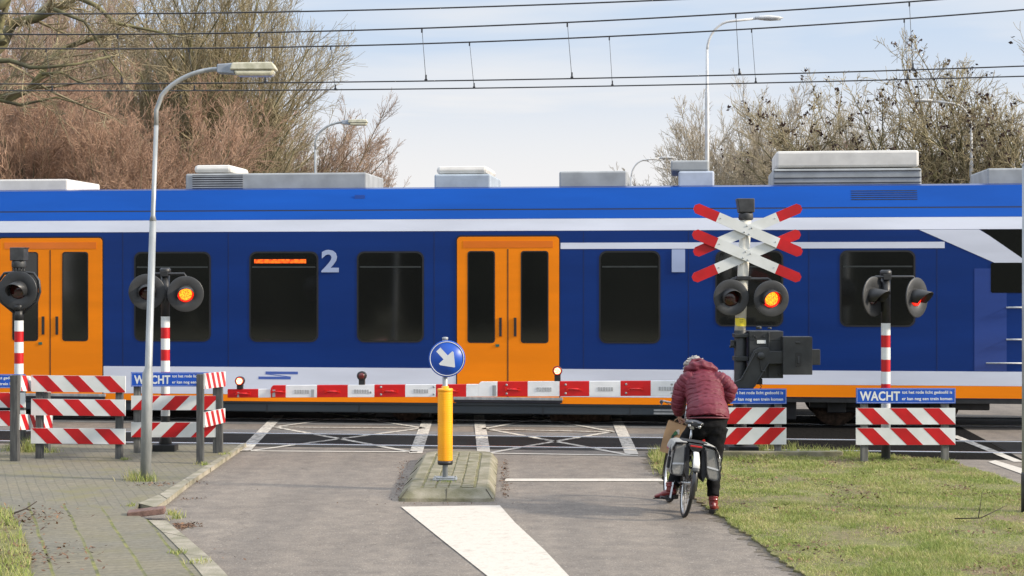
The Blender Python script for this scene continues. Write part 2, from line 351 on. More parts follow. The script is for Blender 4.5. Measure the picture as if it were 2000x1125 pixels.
# ------------------------------------------------------------------ ground sheets
def sheet(name, pts, m, z=None, kind='structure', thick=0):
    mb = MB(); P = [Vector(p) for p in pts]
    if z is not None: P = [Vector((p.x, p.y, z)) for p in P]
    if not thick: 
        ar = sum(P[i].x*P[(i+1) % len(P)].y - P[(i+1) % len(P)].x*P[i].y for i in range(len(P)))
        mb.add(P if ar > 0 else P[::-1], [tuple(range(len(P)))])
    else: mb.prism([(p.x, p.y) for p in P], P[0].z - thick, P[0].z, axis='z')
    o = obj(name, mb, m)
    if kind: o['kind'] = kind
    return o
sheet('ground', [(-600, -200, -.03), (600, -200, -.03), (600, 900, -.03), (-600, 900, -.03)], mat('far_field', (.1, .095, .05), .95, .2, .4, bump=.4, bscale=8))
sheet('road', [(-14, 2, 0), (16, 2, 0), (13, 75, 0), (-13, 75, 0)], M_road)
PZ, VZ = .05, .018
# left pavement with its kerb
kin = [(470, 868), (462, 875), (400, 912), (362, 936), (312, 967), (272, 984), (256, 1000), (292, 1017), (320, 1041), (362, 1083), (390, 1116), (440, 1180), (500, 1260)]
kout = [(482, 866), (469, 875), (412, 914), (371, 941), (327, 976), (304, 992), (318, 1003), (325, 1018), (364, 1050), (411, 1090), (438, 1117), (490, 1180), (560, 1260)]
ki = [gp(x, y, PZ) for x, y in kin]; ko = [gp(x, y, PZ) for x, y in kout]
bnd = [gp(256, 1000, PZ), gp(150, 986, PZ), gp(60, 980, PZ), gp(-200, 976, PZ), gp(-700, 966, PZ)]
sheet('pavement', ki[:7] + bnd[1:] + [Vector((-16, 21.7, PZ)), Vector((ki[0].x - .1, ki[0].y, PZ))], M_pave2, thick=.08)
sheet('pavement', bnd[::-1] + ki[7:] + [Vector((-3, 6, PZ)), Vector((-14, 6, PZ))], M_pave, thick=.08)
kb = MB()
def kerb_stone(a0, a1, b0, b1):
    top = [Vector((p.x, p.y, PZ + .006)) for p in (a0, a1, b1, b0)]; bot = [Vector((p.x, p.y, -.05)) for p in (a0, a1, b1, b0)]
    for p, q in ((2, 1), (3, 0)): top[p] = top[p].lerp(top[q], .06); 
    kb.add(top + bot, [(0,1,2,3)[::-1], (0,4,5,1), (1,5,6,2), (2,6,7,3), (3,7,4,0)])
for i in range(len(ki) - 1):
    if i == 5 or i == 6: continue
    n = max(1, round((ki[i+1] - ki[i]).length / .95))
    for j in range(n):
        a, b = j / n + .008, (j + 1) / n - .008
        kerb_stone(ki[i].lerp(ki[i+1], a), ki[i].lerp(ki[i+1], b), ko[i].lerp(ko[i+1], a), ko[i].lerp(ko[i+1], b))
tag(obj('kerb', kb, mat('kerb_concrete', (.33, .295, .235), .92, .2, 5, col2=(.2, .185, .13), bump=.35, bscale=60), bevel=.008), kind='structure')
a, b = gp(250, 1005, PZ), gp(322, 1005, PZ)
kb = MB(); kb.box((0, 0, .025), (.36, .14, .06), rot=Euler((R(4), R(-6), R(6))).to_matrix())
o = tag(obj('loose_brick', kb, M_brick, bevel=.008), 'loose reddish brick lying in the gap of the pavement kerb', 'brick'); o.location = (a + b) / 2 + Vector((0, 0, .0))
# verge: right, and the corner lower left
vr = [(1268, 884), (1278, 912), (1300, 935), (1345, 965), (1400, 1003), (1455, 1040), (1512, 1083), (1576, 1126), (1660, 1185), (1800, 1280)]
vtop = [(2040, 962), (1960, 935), (1905, 915), (1860, 902), (1780, 893), (1700, 889), (1560, 884), (1400, 881)]
def ragged(pts, z, amp, seed):
    q = random.Random(seed); P = [gp(x, y, z) for x, y in pts]; out = []
    for a, b in zip(P[:-1], P[1:]):
        n = max(1, int((b - a).length / .07)); t = (b - a).normalized(); s_ = Vector((-t.y, t.x, 0))
        for i in range(n): out.append(a.lerp(b, i / n) + s_ * q.uniform(-amp, amp))
    return out + [P[-1]]
VR = ragged(vr, VZ, .035, 3) + [Vector((6, 7, VZ)), Vector((9, 12, VZ))] + [gp(x, y, VZ) for x, y in vtop]
sheet('verge', VR, M_turf, thick=.06)
ed = ragged(vr, .0025, .07, 5); ed2 = [p + Vector((-.09, -.02, 0)) for p in ed]; mb = MB(); n = len(ed)
mb.add(ed2 + [p + Vector((.2, 0, 0)) for p in ed], [(i, i + n, i + n + 1, i + 1) for i in range(n - 1)])
tag(obj('road_edge_dirt', mb, mat('edge_dirt', (.15, .125, .09), .95, .2, 14, col2=(.08, .066, .048), bump=.5)), kind='structure')
VL = [gp(x, y, PZ + .03) for x, y in [(-200, 968), (-20, 986), (22, 1000), (45, 1040), (58, 1075), (62, 1126), (60, 1200), (-60, 1240), (-400, 1240), (-500, 1000)]]
sheet('verge', VL, M_turf, thick=.06)
# railway: rails set in the crossing, black panels between the near rails
def strip(name, v0, v1, z, u0, u1, m, y0=T1Y, thick=0):
    P = [Vector((0, y0, z)) + TD * u - TN * v for u, v in ((u0, v0), (u1, v0), (u1, v1), (u0, v1))]
    return sheet(name, P, m, thick=thick)
strip('crossing_panel', .66, -.66, .006, -14, 3.1, M_rubber)
strip('crossing_panel', .95, .84, .005, -14, 3.0, mat('panel_edge', (.035, .033, .03), .9, .2, 20, bump=.4))
strip('crossing_panel', -.83, -1.45, .005, -14, 3.1, M_asph2)
strip('crossing_panel', .66, -.66, .006, -14, 3.0, M_asph2, T2Y); strip('crossing_panel', 1.6, .93, .0045, -14, 3.05, M_asph2, T2Y); strip('crossing_panel', -.83, -6, .0045, -14, 3.05, M_asph2, T2Y)
strip('crossing_panel', .9, .84, .0055, -14, 3.0, MATS['panel_edge'], T2Y)
strip('crossing_panel', .66, -.66, .006, 6.9, 16, M_rubber)
strip('crossing_panel', .66, -.66, .006, 6.9, 16, M_asph2, T2Y)
bal = MB()
for (u0, u1) in ((3.0, 6.9), (-60, -14), (16, 60)):
    P = [Vector((0, T1Y, .002)) + TD * u - TN * v for u, v in ((u0, 1.5), (u1, 1.5), (u1, -6.4), (u0, -6.4))]
    bal.add(P, [(0, 1, 2, 3)])
tag(obj('track_bed', bal, M_ball), kind='structure')
def track(label, y0):
    t = thing('railway_track', label, 'railway track', (0, y0, 0), (0, 0, -TA))
    for v in (.75, -.75):
        mb = MB(); mb.prism([(v - .035, .004), (v + .035, .004), (v + .036, .02), (v + .028, .026), (v - .028, .026), (v - .036, .02)], -60, 60, axis='x')
        r = obj('rail', mb, M_steel, t)
        g = MB(); g.box((0, v + (-.075 if v > 0 else .075), .008), (120, .07, .004)); obj('flangeway', g, mat('flangeway_black', (.01, .01, .01), .9), r)
track('track with bright rails and black rubber panels, in front of the train', T1Y)
track('track that the blue train is running on', T2Y)

# painted markings: thin sheets on the asphalt (parts of one painted pattern share a sheet)
mk = {'a': (MB(), M_mark, .0078), 'b': (MB(), M_markw, .0105), 'c': (MB(), M_markr, .0105)}
def quad(k, pts):
    mb, _, z = mk[k]; P = [gp(x, y) for x, y in pts]; P = [Vector((p.x, p.y, z)) for p in P]
    ar = sum(P[i].x*P[(i+1) % len(P)].y - P[(i+1) % len(P)].x*P[i].y for i in range(len(P)))
    mb.add(P if ar > 0 else P[::-1], [tuple(range(len(P)))])
def line(p, q, w, k=None):
    """stripe of width w between two photo pixels on the road; cut where it runs over the rubber"""
    a, b = gp(*p), gp(*q); n = 12 if k is None else 1
    t = (b - a).normalized(); s_ = Vector((-t.y, t.x, 0)) * w / 2
    for i in range(n):
        c, d = a.lerp(b, i / n), a.lerp(b, (i + 1) / n); m_ = (c + d) / 2; v = -((m_ - Vector((0, T1Y, 0))).dot(TN))
        kk = k or ('c' if abs(v) < .66 else 'a' if v > .95 else 'b')
        mb, _, z = mk[kk]; mb.add([Vector((p.x, p.y, z)) for p in (c - s_, d - s_, d + s_, c + s_)], [(0, 1, 2, 3)])
quad('a', [(783, 991), (976, 988), (1006, 1022), (1065, 1077), (1110, 1125), (1190, 1210), (1040, 1210), (950, 1125), (861, 1054)])
quad('a', [(988, 936), (1315, 936), (1315, 941), (985, 941)])
quad('a', [(1930, 903), (1944, 900), (2010, 920), (2010, 932)])
line((1862, 852), (1990, 903), .13)
W_ = .18
for p, q in (((476, 882), (545, 812)), ((812, 886), (838, 812)), ((945, 886), (935, 812)), ((1234, 888), (1203, 818))): line(p, q, W_)
w2 = .1
line((472, 881.5), (815, 883.5), w2, 'a'); line((955, 886), (1246, 890.5), w2, 'a')
line((535, 835), (830, 837.5), w2, 'b'); line((940, 839), (1200, 845), w2, 'b')
for p, q in (((490, 881), (826, 837)), ((800, 883), (536, 835)), ((958, 885), (1196, 844)), ((1226, 889), (946, 838)), ((536, 835), (815, 797)), ((826, 837), (570, 797)), ((946, 838), (1160, 800)), ((1196, 844), (955, 800))): line(p, q, w2)
line((-60, 873), (240, 877), .1, 'a') if False else None
for k, (mb, m, z) in mk.items():
    if mb.v: tag(obj('road_marking', mb, m), kind='structure')

# ------------------------------------------------------------------ traffic island with the keep-right post
isl = thing('traffic_island', 'low concrete traffic island with brick paving between the two lanes', 'traffic island', (-.7, 18.5, 0))
X0, X1, Y0, Y1, HZ = -.52, .52, -1.98, 2.05, .12
def rrect(x0, x1, y0, y1, r0, r1, n=6):
    P = []
    for cx, cy, r, a in ((x1 - r0, y0 + r0, r0, -90), (x1 - r1, y1 - r1, r1, 0), (x0 + r1, y1 - r1, r1, 90), (x0 + r0, y0 + r0, r0, 180)):
        for i in range(n + 1):
            t = R(a + 90 * i / n); P.append((cx + r * math.cos(t), cy + r * math.sin(t)))
    return P
def ringm(mb, A, za, B, zb, m=0):
    n = len(A); mb.add([(x, y, za) for x, y in A] + [(x, y, zb) for x, y in B], [(i, (i+1) % n, (i+1) % n + n, i + n) for i in range(n)], m)
base = rrect(X0, X1, Y0, Y1, .1, .36); t0 = rrect(X0 + .1, X1 - .07, Y0 + .16, Y1 - .12, .1, .3); lip = rrect(X0 + .01, X1 - .01, Y0 + .015, Y1 - .01, .1, .36)
t1 = rrect(X0 + .12, X1 - .09, Y0 + .185, Y1 - .14, .1, .3); inn = rrect(X0 + .23, X1 - .2, Y0 + .21, Y1 - .26, .05, .2); inn2 = rrect(X0 + .24, X1 - .21, Y0 + .22, Y1 - .27, .05, .2)
mb = MB(); ringm(mb, base, -.03, lip, .035); ringm(mb, lip, .035, t0, HZ - .008); ringm(mb, t0, HZ - .008, t1, HZ); ringm(mb, t1, HZ, inn, HZ); ringm(mb, inn, HZ, inn2, HZ - .008)
obj('kerb_ring', mb, M_mossconc, isl)
M_joint = mat('joint_dirt', (.07, .062, .045), .95)
def joint(a, b, w): g = MB(); g.bar(a, b, w, w); obj('joint', g, M_joint, isl)
for x in (0.0,): joint((x, Y0 - .001, .02), (x, Y0 + .165, HZ), .009)
for sx in (-1, 1):
    for yy in (-.9, .1, 1.1): joint((sx * .515 , yy, .03), (sx * .43, yy, HZ - .002), .009)
    joint((sx * .49, Y0 + .03, .03), (sx * .41 + (.01 if sx > 0 else -.01), Y0 + .18, HZ - .004), .006)
mb = MB(); mb.add([(x, y, HZ - .004) for x, y in inn2], [tuple(range(len(inn2)))]); obj('bedding', mb, M_moss, isl)
mb = MB(); y = Y0 + .25; row = 0
while y < Y1 - .36:
    x0, x1 = X0 + .26, X1 - .23; k = 4; w = (x1 - x0) / k
    for i in range(k):
        mb.box((x0 + w * (i + .5) + random.uniform(-.004, .004), y + .05, HZ - .02 + random.uniform(-.003, .003)), (w - random.uniform(.008, .022), .1 - random.uniform(-.004, .005), .05), rot=Euler((random.uniform(-.02, .02), random.uniform(-.03, .03), random.uniform(-.03, .03))).to_matrix())
    y += .107; row += 1
obj('paving', mb, M_paver, isl, bevel=.006)
# ------------------------------------------------------------------ keep-right sign on a yellow bollard
bx, by = -.747, 17.4
kr = thing('keep_right_bollard', 'round blue arrow sign above a yellow bollard on the traffic island', 'traffic sign', (bx, by, .115))
mb = MB(); mb.tube([(0, 0, .0), (.0, 0, 1.58)], .03, 14); mb.lathe([(.032, 1.575), (.034, 1.6), (.01, 1.605)], 12); obj('post', mb, M_galv, kr)
mb = MB(); mb.box((0, 0, .018), (.27, .2, .014)); mb.box((0, 0, .035), (.2, .14, .014))
for sx in (-1, 1):
    for sy in (-1, 1): mb.lathe([(.012, .02), (.012, .04), (.006, .044)], 8, M=Matrix.Translation((sx*.115, sy*.08, 0)))
obj('base_plate', mb, M_galv, kr, bevel=.003)
M_yel = mat('yellow_plastic', srgb(250, 172, 6), .38, .05, 4, col2=srgb(238, 158, 6), coat=.3)
mb = MB(); prof = [(.05, .21), (.08, .212)]
z = .23
while z < .98: prof += [(.083, z), (.0842, z + .006), (.0842, z + .018), (.083, z + .024)]; z += .026
prof += [(.083, .99), (.083, 1.0), (.088, 1.002), (.088, 1.024), (.08, 1.03), (.04, 1.034), (.04, 1.055), (.033, 1.058)]
mb.lathe(prof, 32); obj('bollard_sleeve', mb, M_yel, kr)
mb = MB(); mb.lathe([(.04, .178), (.083, .18), (.085, .2), (.085, .225), (.05, .23)], 28); obj('foot_ring', mb, M_black, kr)
MX = Matrix.Translation((.022, -.045, 1.365)) @ Matrix.Rotation(R(90), 4, 'X')
mb = MB(); mb.M = MX; mb.lathe([(.19, 0), (.205, .002), (.205, .014), (.2, .018), (.19, .0185)], 48, 0); mb.lathe([(.191, .015), (.191, .021), (.001, .021)], 48, 1)
mb.lathe([(.192, .016), (.192, .0235), (.184, .0235), (.184, .016)], 48, 2)
sp = obj('sign_plate', mb, [M_signblue, M_signblue, M_white], kr)
c, s_ = math.cos(R(-47)), math.sin(R(-47)); ar = [(-.14, .032), (-.02, .032), (-.02, .102), (.0, .105), (.128, .005), (.128, -.005), (.0, -.105), (-.02, -.102), (-.02, -.032), (-.14, -.032)]
ar = [(x * c - z * s_ + .022, x * s_ + z * c + 1.365) for x, z in ar]
mb = MB(); mb.prism(ar, -.0665, -.069); obj('arrow', mb, mat('sign_white', (.62, .65, .66), .45, .05, 5), sp)
for z in (1.44, 1.29): mb = MB(); mb.box((.022, -.03, z), (.16, .03, .03)); obj('bracket', mb, M_galv, kr)

# ------------------------------------------------------------------ lamp posts
M_lampw = mat('aged_lamp_cover', (.62, .6, .48), .5, .2, 12, col2=(.42, .41, .3), spec=.4)
M_lampg = mat('lamp_housing_grey', (.3, .34, .4), .5, .1, 10)
M_lampc = mat('lamp_bowl', (.6, .57, .42), .25, .1, 16, coat=.4)
M_pale = mat('pale_painted_steel', (.56, .57, .58), .45, .08, 8)
def lamp_old(label, base, zs, lean, r, arm, head, mirror=1, moss=True):
    """stepped pole, curved arm, flat lantern; zs = heights of the steps, arm start, arm end"""
    t = thing('street_lamp', label, 'street lamp', base, group='street lamps')
    z1, z2, z3, z4 = zs; lx = lambda z: lean * z / z3
    mb = MB(); mb.tube([(0, 0, -.05), (lx(z1) * .7, 0, z1 - .04), (lx(z1), 0, z1 + .03), (lx(z2) - .0, 0, z2 - .03)], [r, r, r * .68, r * .62], 16)
    mb.tube([(lx(z2), 0, z2 - .04), (lx(z2), 0, z2 + .02), (lx(z3), 0, z3 - .25)], [r * .66, r * .43, r * .42], 14)
    obj('pole', mb, M_galv, t)
    pts = [(lx(z3), 0, z3 - .26)]
    H = z4 - z3; ax = arm * mirror
    for i in range(13):
        q = i / 12; x = ax * q; zz = z3 - .08 + (H + .08) * (math.sin(min(1, q * 1.0) * math.pi / 2) ** .5)
        pts.append((lx(z3) + x, 0, zz))
    mb = MB(); mb.tube(pts, r * .42, 12); obj('arm', mb, M_galv if moss else M_pale, t)
    hx, hz = pts[-1][0], pts[-1][2]; L_ = head * mirror
    mb = MB(); mb.prism([(hx - .02 * mirror, hz + .05 * head / .66), (hx + .27 * L_, hz + .065 * head / .66), (hx + .27 * L_, hz - .06 * head / .66), (hx - .02 * mirror, hz - .05 * head / .66)], -.075, .075); hd = obj('lamp_head', mb, M_lampg, t, bevel=.012)
    k = head / .66 * .84
    mb = MB(); mb.prism([(hx + .24 * L_, hz + .075 * k), (hx + .93 * L_, hz + .085 * k), (hx + 1.0 * L_, hz + .0 * k), (hx + .97 * L_, hz - .02 * k), (hx + .2 * L_, hz - .02 * k)], -.13 * k, .13 * k); obj('cover', mb, M_lampw if moss else M_pale, hd, bevel=.02 * k)
    mb = MB(); mb.prism([(hx + .26 * L_, hz - .022 * k), (hx + .97 * L_, hz - .022 * k), (hx + .93 * L_, hz - .1 * k), (hx + .3 * L_, hz - .1 * k)], -.115 * k, .115 * k); obj('lamp_bowl', mb, M_lampc, hd, bevel=.03 * k)
    return t
b = gp(284, 938, PZ)
t = lamp_old('galvanised street lamp with a mossy lantern standing on the pavement before the barriers', b, (1.26, 3.03, 4.34, 4.735), .125, .0625, .73, .66)
t.rotation_euler = (0, 0, 0)
def lamp_at(px, ptop, d, armpx, headpx, rpx, label, mirror=1, head=.6, moss=False):
    s_ = F / d; z4 = CH - (ptop - H0) / s_; p = Vector(((px - 1000) / s_, d, 0))
    return lamp_old(label, p, (1.3, z4 * .55, z4 - (.38 if moss else .75), z4), 0, rpx / s_ / .43 * .62, armpx / s_, headpx / s_, mirror, moss)
lamp_at(616, 239, 36, 54, 49, 3.6, 'yellowed lantern on a curved pole rising behind the train beside the bushy tree', moss=True)
def lamp_new(px, ptop, d, armpx, headpx, rpx, label, mirror=1):
    s_ = F / d; z4 = CH - (ptop - H0) / s_; r = rpx / s_
    t = thing('street_lamp', label, 'street lamp', ((px - 1000) / s_, d, 0), group='street lamps')
    zb = z4 - .55 * armpx / s_ - .1; zj = z4 - 1.25 * armpx / s_ - .3
    mb = MB(); mb.tube([(0, 0, -.05), (0, 0, zj - .02), (0, 0, zj + .03), (0, 0, zb)], [r * 1.5, r * 1.2, r * .9, r * .8], 14); obj('pole', mb, M_pale, t)
    a = armpx / s_ * mirror; rr = .5 * a; pts = []
    for i in range(9):
        q = R(90 * i / 8); pts.append((rr * (1 - math.cos(q)), 0, zb - .05 + (z4 - .02 - zb) * math.sin(q)))
    pts.append((a, 0, z4)); mb = MB(); mb.tube(pts, r * .72, 12); obj('arm', mb, M_pale, t)
    h = headpx / s_ * mirror; k = abs(h)
    mb = MB(); vs = []
    prof = [(0, .07, .05), (.18, .1, .08), (.45, .16, .1), (.8, .13, .06), (1.0, .03, .01)]
    mb.tube([(a - .04 * mirror + h * q, 0, z4 + .02 * k) for q, _, _ in prof], [(zr * k, w * k) for _, w, zr in prof], 14, side=(0, 0, 1)); hd = obj('lamp_head', mb, M_pale, t)
    mb = MB(); mb.tube([(a + h * q, 0, z4 - .035 * k) for q in (.25, .5, .85)], [(.04 * k, .1 * k), (.05 * k, .13 * k), (.03 * k, .08 * k)], 12, side=(0, 0, 1)); obj('lamp_glass', mb, mat('lamp_glass', (.35, .38, .42), .15, .1, 8, coat=.6), hd)
lamp_new(1381, 36, 40, 97, 55, 3.4, 'tallest street lamp, pale pole with its arm reaching over behind the train')
lamp_new(1233, 309, 70, 58, 31, 2.2, 'small distant street lamp beside the tall one, low above the train roof')
lamp_new(1897, 197, 43, 78, 38, 3.2, 'pale street lamp with its arm reaching into the seed-laden bare tree', -1)
b = gp(2008, 1000, VZ)
po = thing('steel_post', 'pale steel post with a dark base sleeve at the edge of the verge', 'post', b)
mb = MB(); mb.tube([(0, 0, -.1), (-.0, 0, 3.5)], [.061, .057], 18); mb.lathe([(.058, 3.49), (.05, 3.52), (.01, 3.53)], 18); obj('pole', mb, M_galv, po)
mb = MB(); mb.lathe([(.068, -.05), (.068, .38), (.062, .4)], 18); obj('base_sleeve', mb, M_dgrey, po)

# ------------------------------------------------------------------ striped fences and WACHT boards
def add_board(mb, w, z0, h, slant, y=-.0, t=.025, per=3, phase=0):
    """white board with slanted red bars set 2 mm proud; m0 white, m1 red"""
    mb.box((w / 2, y + t / 2, z0 + h / 2), (w, t, h), 0)
    step = w / per; rw = step * .49; yy = y - .002
    def clip(poly):
        out = poly
        for side in (0, 1):
            res = []
            for i in range(len(out)):
                a, b = out[i], out[(i+1) % len(out)]; lim = .003 if side == 0 else w - .003
                ia = a[0] >= lim if side == 0 else a[0] <= lim; ib = b[0] >= lim if side == 0 else b[0] <= lim
                if ia: res.append(a)
                if ia != ib:
                    q = (lim - a[0]) / (b[0] - a[0]); res.append((lim, a[1] + (b[1] - a[1]) * q))
            out = res
        return out
    for i in range(-1, per + 1):
        x = (i + phase) * step; s_ = slant * h
        if slant > 0: poly = [(x + .01, z0 + h), (x + .01 + rw, z0 + h), (x + .01 + rw + s_, z0), (x + .01 + s_, z0)]      # bars falling to the right
        else: poly = [(x, z0), (x + rw, z0), (x + rw - s_, z0 + h), (x - s_, z0 + h)]
        poly = clip([(p, q - .001 if q > z0 + h / 2 else q + .001) for p, q in poly])
        if len(poly) > 2: mb.prism(poly, yy, y + .001, 1)
def wacht_sign(parent, w, z0, h):
    mb = MB(); mb.box((w / 2, .0, z0 + h / 2), (w, .02, h), 0)
    for p, q in (((.008, z0 + .008), (w - .008, z0 + .011)), ((.008, z0 + h - .011), (w - .008, z0 + h - .008)), ((.008, z0 + .011), (.011, z0 + h - .011)), ((w - .011, z0 + .011), (w - .008, z0 + h - .011))):
        mb.box(((p[0] + q[0]) / 2, -.011, (p[1] + q[1]) / 2), (q[0] - p[0], .003, q[1] - p[1]), 1)
    s_ = obj('sign_board', mb, [M_signblue, M_white], parent, bevel=.002)
    for txt, x, z, ww, hh, b in (('WACHT', .035, .21, .405, .56, .03), ('tot het rode licht gedoofd is', .46, .645, .505, .19, .022), ('er kan nog een trein komen', .46, .225, .505, .19, .022)):
        V, Fs = text_mesh(txt, ww * w, hh * h, b, .0012); t = MB(); t.add([(p[0] + x * w, p[1] - .0105, p[2] + z0 + z * h) for p in V], Fs); obj('lettering', t, M_white, s_)
def fence(name, label, cat, p0, yaw, w, boards, slant, posts, sign=None, post_h=.0, pm=None, psize=.085, per=3, group=None, phase=0, pback=True):
    t = thing(name, label, cat, p0, (0, 0, yaw), group)
    for x, h, dz in posts:
        mb = MB(); mb.box((x, .065 if pback else .0, h / 2 - .05), (psize, psize, h + .1)); obj('post', mb, pm or M_post, t, bevel=.006)
    for z0, h in boards:
        mb = MB(); add_board(mb, w, z0, h, slant, per=per, phase=phase); obj('board', mb, [M_white, M_red], t, bevel=.0)
    if sign: wacht_sign(t, w, *sign)
    return t
def zat(y, d): return CH - (y - H0) * d / F
def panel_from(name, label, cat, xl, xr, d, base_z, ys, slant, postpx, sign=None, pm=None, group=None, top=None):
    s_ = F / d; p0 = Vector(((xl - 1000) / s_, d, base_z)); w = (xr - xl) / s_
    bd = [(zat(y1, d) - base_z, (y1 - y0) / s_) for y0, y1 in ys]
    sg = (zat(sign[1], d) - base_z, (sign[1] - sign[0]) / s_) if sign else None
    tp_ = max([z + h for z, h in bd] + ([sg[0] + sg[1] - .01] if sg else [])) - (.02 if not sg else 0)
    return fence(name, label, cat, p0, 0, w, bd, slant, [((x - xl) / s_, tp_, 0) for x in postpx], sg, pm=pm, group=group)
WG = 'barriers with warning boards'
t = panel_from('striped_barrier', 'three-board red and white barrier in front of the pavement chicane', 'barrier', 60, 246, 20.1, PZ, [(733, 765), (779, 811), (836, 866)], 1, (74, 232), pm=M_post)
t.rotation_euler = (0, R(.35), R(-2.5))
panel_from('warning_barrier', 'blue text sign over two striped boards behind the mossy street lamp', 'barrier', 256, 431, 20.75, PZ, [(773, 801), (825, 854)], -1, (266, 421), sign=(727, 755), pm=M_postg, group=WG)
panel_from('warning_barrier', 'blue text sign and striped boards cut off by the frame, below the single bell signal', 'barrier', -143, 49, 20.9, PZ, [(767, 796), (802, 832)], 1, (-125, 40), sign=(731, 758), pm=M_post, group=WG)
panel_from('warning_barrier', 'blue text sign over two striped boards partly hidden by the cyclist', 'barrier', 1341, 1536, 20.6, VZ, [(796, 828), (835, 868)], -1, (1360, 1521), sign=(759, 789), pm=M_postg, group=WG)
panel_from('warning_barrier', 'blue text sign over two striped boards standing on the grass verge', 'barrier', 1672, 1866, 19.95, VZ, [(797, 829), (836, 869)], 1, (1690, 1848), sign=(758, 788), pm=M_postg, group=WG)
def side_fence(label, a, b, ztop, zs, ax, pw):
    """short panel running away from the viewer, boards on its road side"""
    a, b = Vector(a), Vector(b); dv = b - a; yaw = math.atan2(dv.y, dv.x)
    t = fence('striped_barrier', label, 'barrier', a, yaw, dv.length + .08, zs, 1, [(.04, ztop, 0), (dv.length + .04, ztop - (.14 if ax > 3 else .08), 0)], pm=M_post, per=4, psize=pw, group='short side barriers of the chicane')
    for ch in t.children:
        if ch.name.startswith('board'): ch.rotation_euler = (0, R(ax), 0)
    return t
a, b = gp(37, 901, PZ), gp(97, 882, PZ)
side_fence('short barrier seen edge-on beside the single bell signal', a, b, zat(733, a.y) - PZ, [(zat(840, a.y) - PZ, .2), (zat(764, a.y) - PZ, .2)], 5, .1)
a, b = gp(400, 906, PZ), gp(437, 885, PZ)
side_fence('short barrier seen edge-on next to the kerb, beside the lit boom tip', a, b, zat(731, a.y) - PZ, [(zat(835, a.y) - PZ, .19), (zat(760, a.y) - PZ, .2)], 2.5, .085)
mb = MB(); p = gp(1405, 893, VZ); q = gp(1645, 893, VZ); mb.bar(p + Vector((0, 0, .03)), q + Vector((0, 0, .03)), .12, .1)
tag(obj('concrete_beam', mb, M_mossconc, bevel=.012), 'low weathered concrete edging beam lying in the grass behind the cyclist', 'edging beam')

# ------------------------------------------------------------------ level crossing signals
M_lens = mat('unlit_red_lens', (.06, .004, .004), .2, .3, 40, coat=.8)
M_led = emit('lit_led_lens', (3.4, .72, .035), 1.0, (2.2, .12, .015), 70)
M_ledr = emit('lit_red_lens', (2.4, .05, .02), 1.0, (1.6, .02, .01), 60)
M_disc = mat('signal_black', (.035, .037, .04), .4, .12, 7, bump=.05)
M_visor = mat('visor_black', (.03, .031, .033), .42, .15, 9)
def signal_light(parent, loc, r, yaw, lit=None, vl=.2, lr=.105):
    """round black backboard with a hooded lens, facing -y then turned by yaw; part with its sub-parts"""
    Q = Matrix.Translation(loc) @ Matrix.Rotation(yaw, 4, 'Z') @ Matrix.Rotation(R(90), 4, 'X')
    mb = MB(); mb.M = Q; mb.lathe([(.05, -.12), (.11, -.1), (.12, -.03), (r * .97, -.012), (r, -.006), (r, .004), (r * .97, .008), (lr + .02, -.012), (lr, -.02)], 40); bk = obj('signal_light', mb, M_disc, parent)
    mb = MB(); mb.M = Q; mb.lathe([(lr, -.025), (lr, -.01), (lr * .8, .004), (lr * .4, .012), (.001, .014)], 28); obj('lens', mb, lit or M_lens, bk)
    if lit:
        mb = MB(); mb.M = Q; mb.lathe([(lr + .004, -.02), (lr + .004, .0), (lr * .84, .008), (lr * .82, .004)], 28); obj('lens_ring', mb, MATS.get('led_ring') or emit('led_ring', (1.3, .03, .008), 1.0, (.6, .008, .004), 80), bk)
    mb = MB(); mb.M = Q; n = 28; vs = []; fs = []
    for rad in (lr + .014, lr + .008):
        for i in range(n + 1):
            a = R(-215 + 250 * 0 + 0) if False else R(-32 + 244 * i / n); up = max(0, math.sin(a) * .5 + .5)
            ll = .02 + vl * up ** .9
            x, y = rad * math.cos(a), rad * math.sin(a); vs += [(x, y, -.02), (x * .96, y * .96 - ll * .18, ll)]
    k = 2 * (n + 1)
    for i in range(n):
        fs.append((2*i, 2*i+2, 2*i+3, 2*i+1)); fs.append((k+2*i, k+2*i+1, k+2*i+3, k+2*i+2)); fs.append((2*i+1, 2*i+3, k+2*i+3, k+2*i+1))
    fs += [(0, 1, k+1, k), (2*n, k+2*n, k+2*n+1, 2*n+1)]
    mb.add(vs, fs, 0, True); obj('visor', mb, M_visor if not lit else mat('lit_visor', (.03, .031, .033), .42, .15, 9), bk)
    return bk
def band_post(t, r, z0, z1, zb, ztop, nb, first_white=True):
    """black foot, red and white bands from zb up to ztop"""
    mb = MB(); mb.tube([(0, 0, -.1), (0, 0, zb)], r * .98, 20, 1, cap=False); h = (ztop - zb) / nb
    for i in range(nb): 
        w = (nb - 1 - i) % 2 == 0
        mb.tube([(0, 0, zb + i * h), (0, 0, zb + (i + 1) * h)], r, 20, 0 if w else 2, cap=False)
    mb.tube([(0, 0, ztop), (0, 0, z1)], r * .98, 20, 1); mb.lathe([(r * 1.25, z1 - .01), (r * 1.25, z1 + .05), (r * .9, z1 + .07)], 18, 1)
    return obj('post', mb, [M_white, M_black, M_red], t)
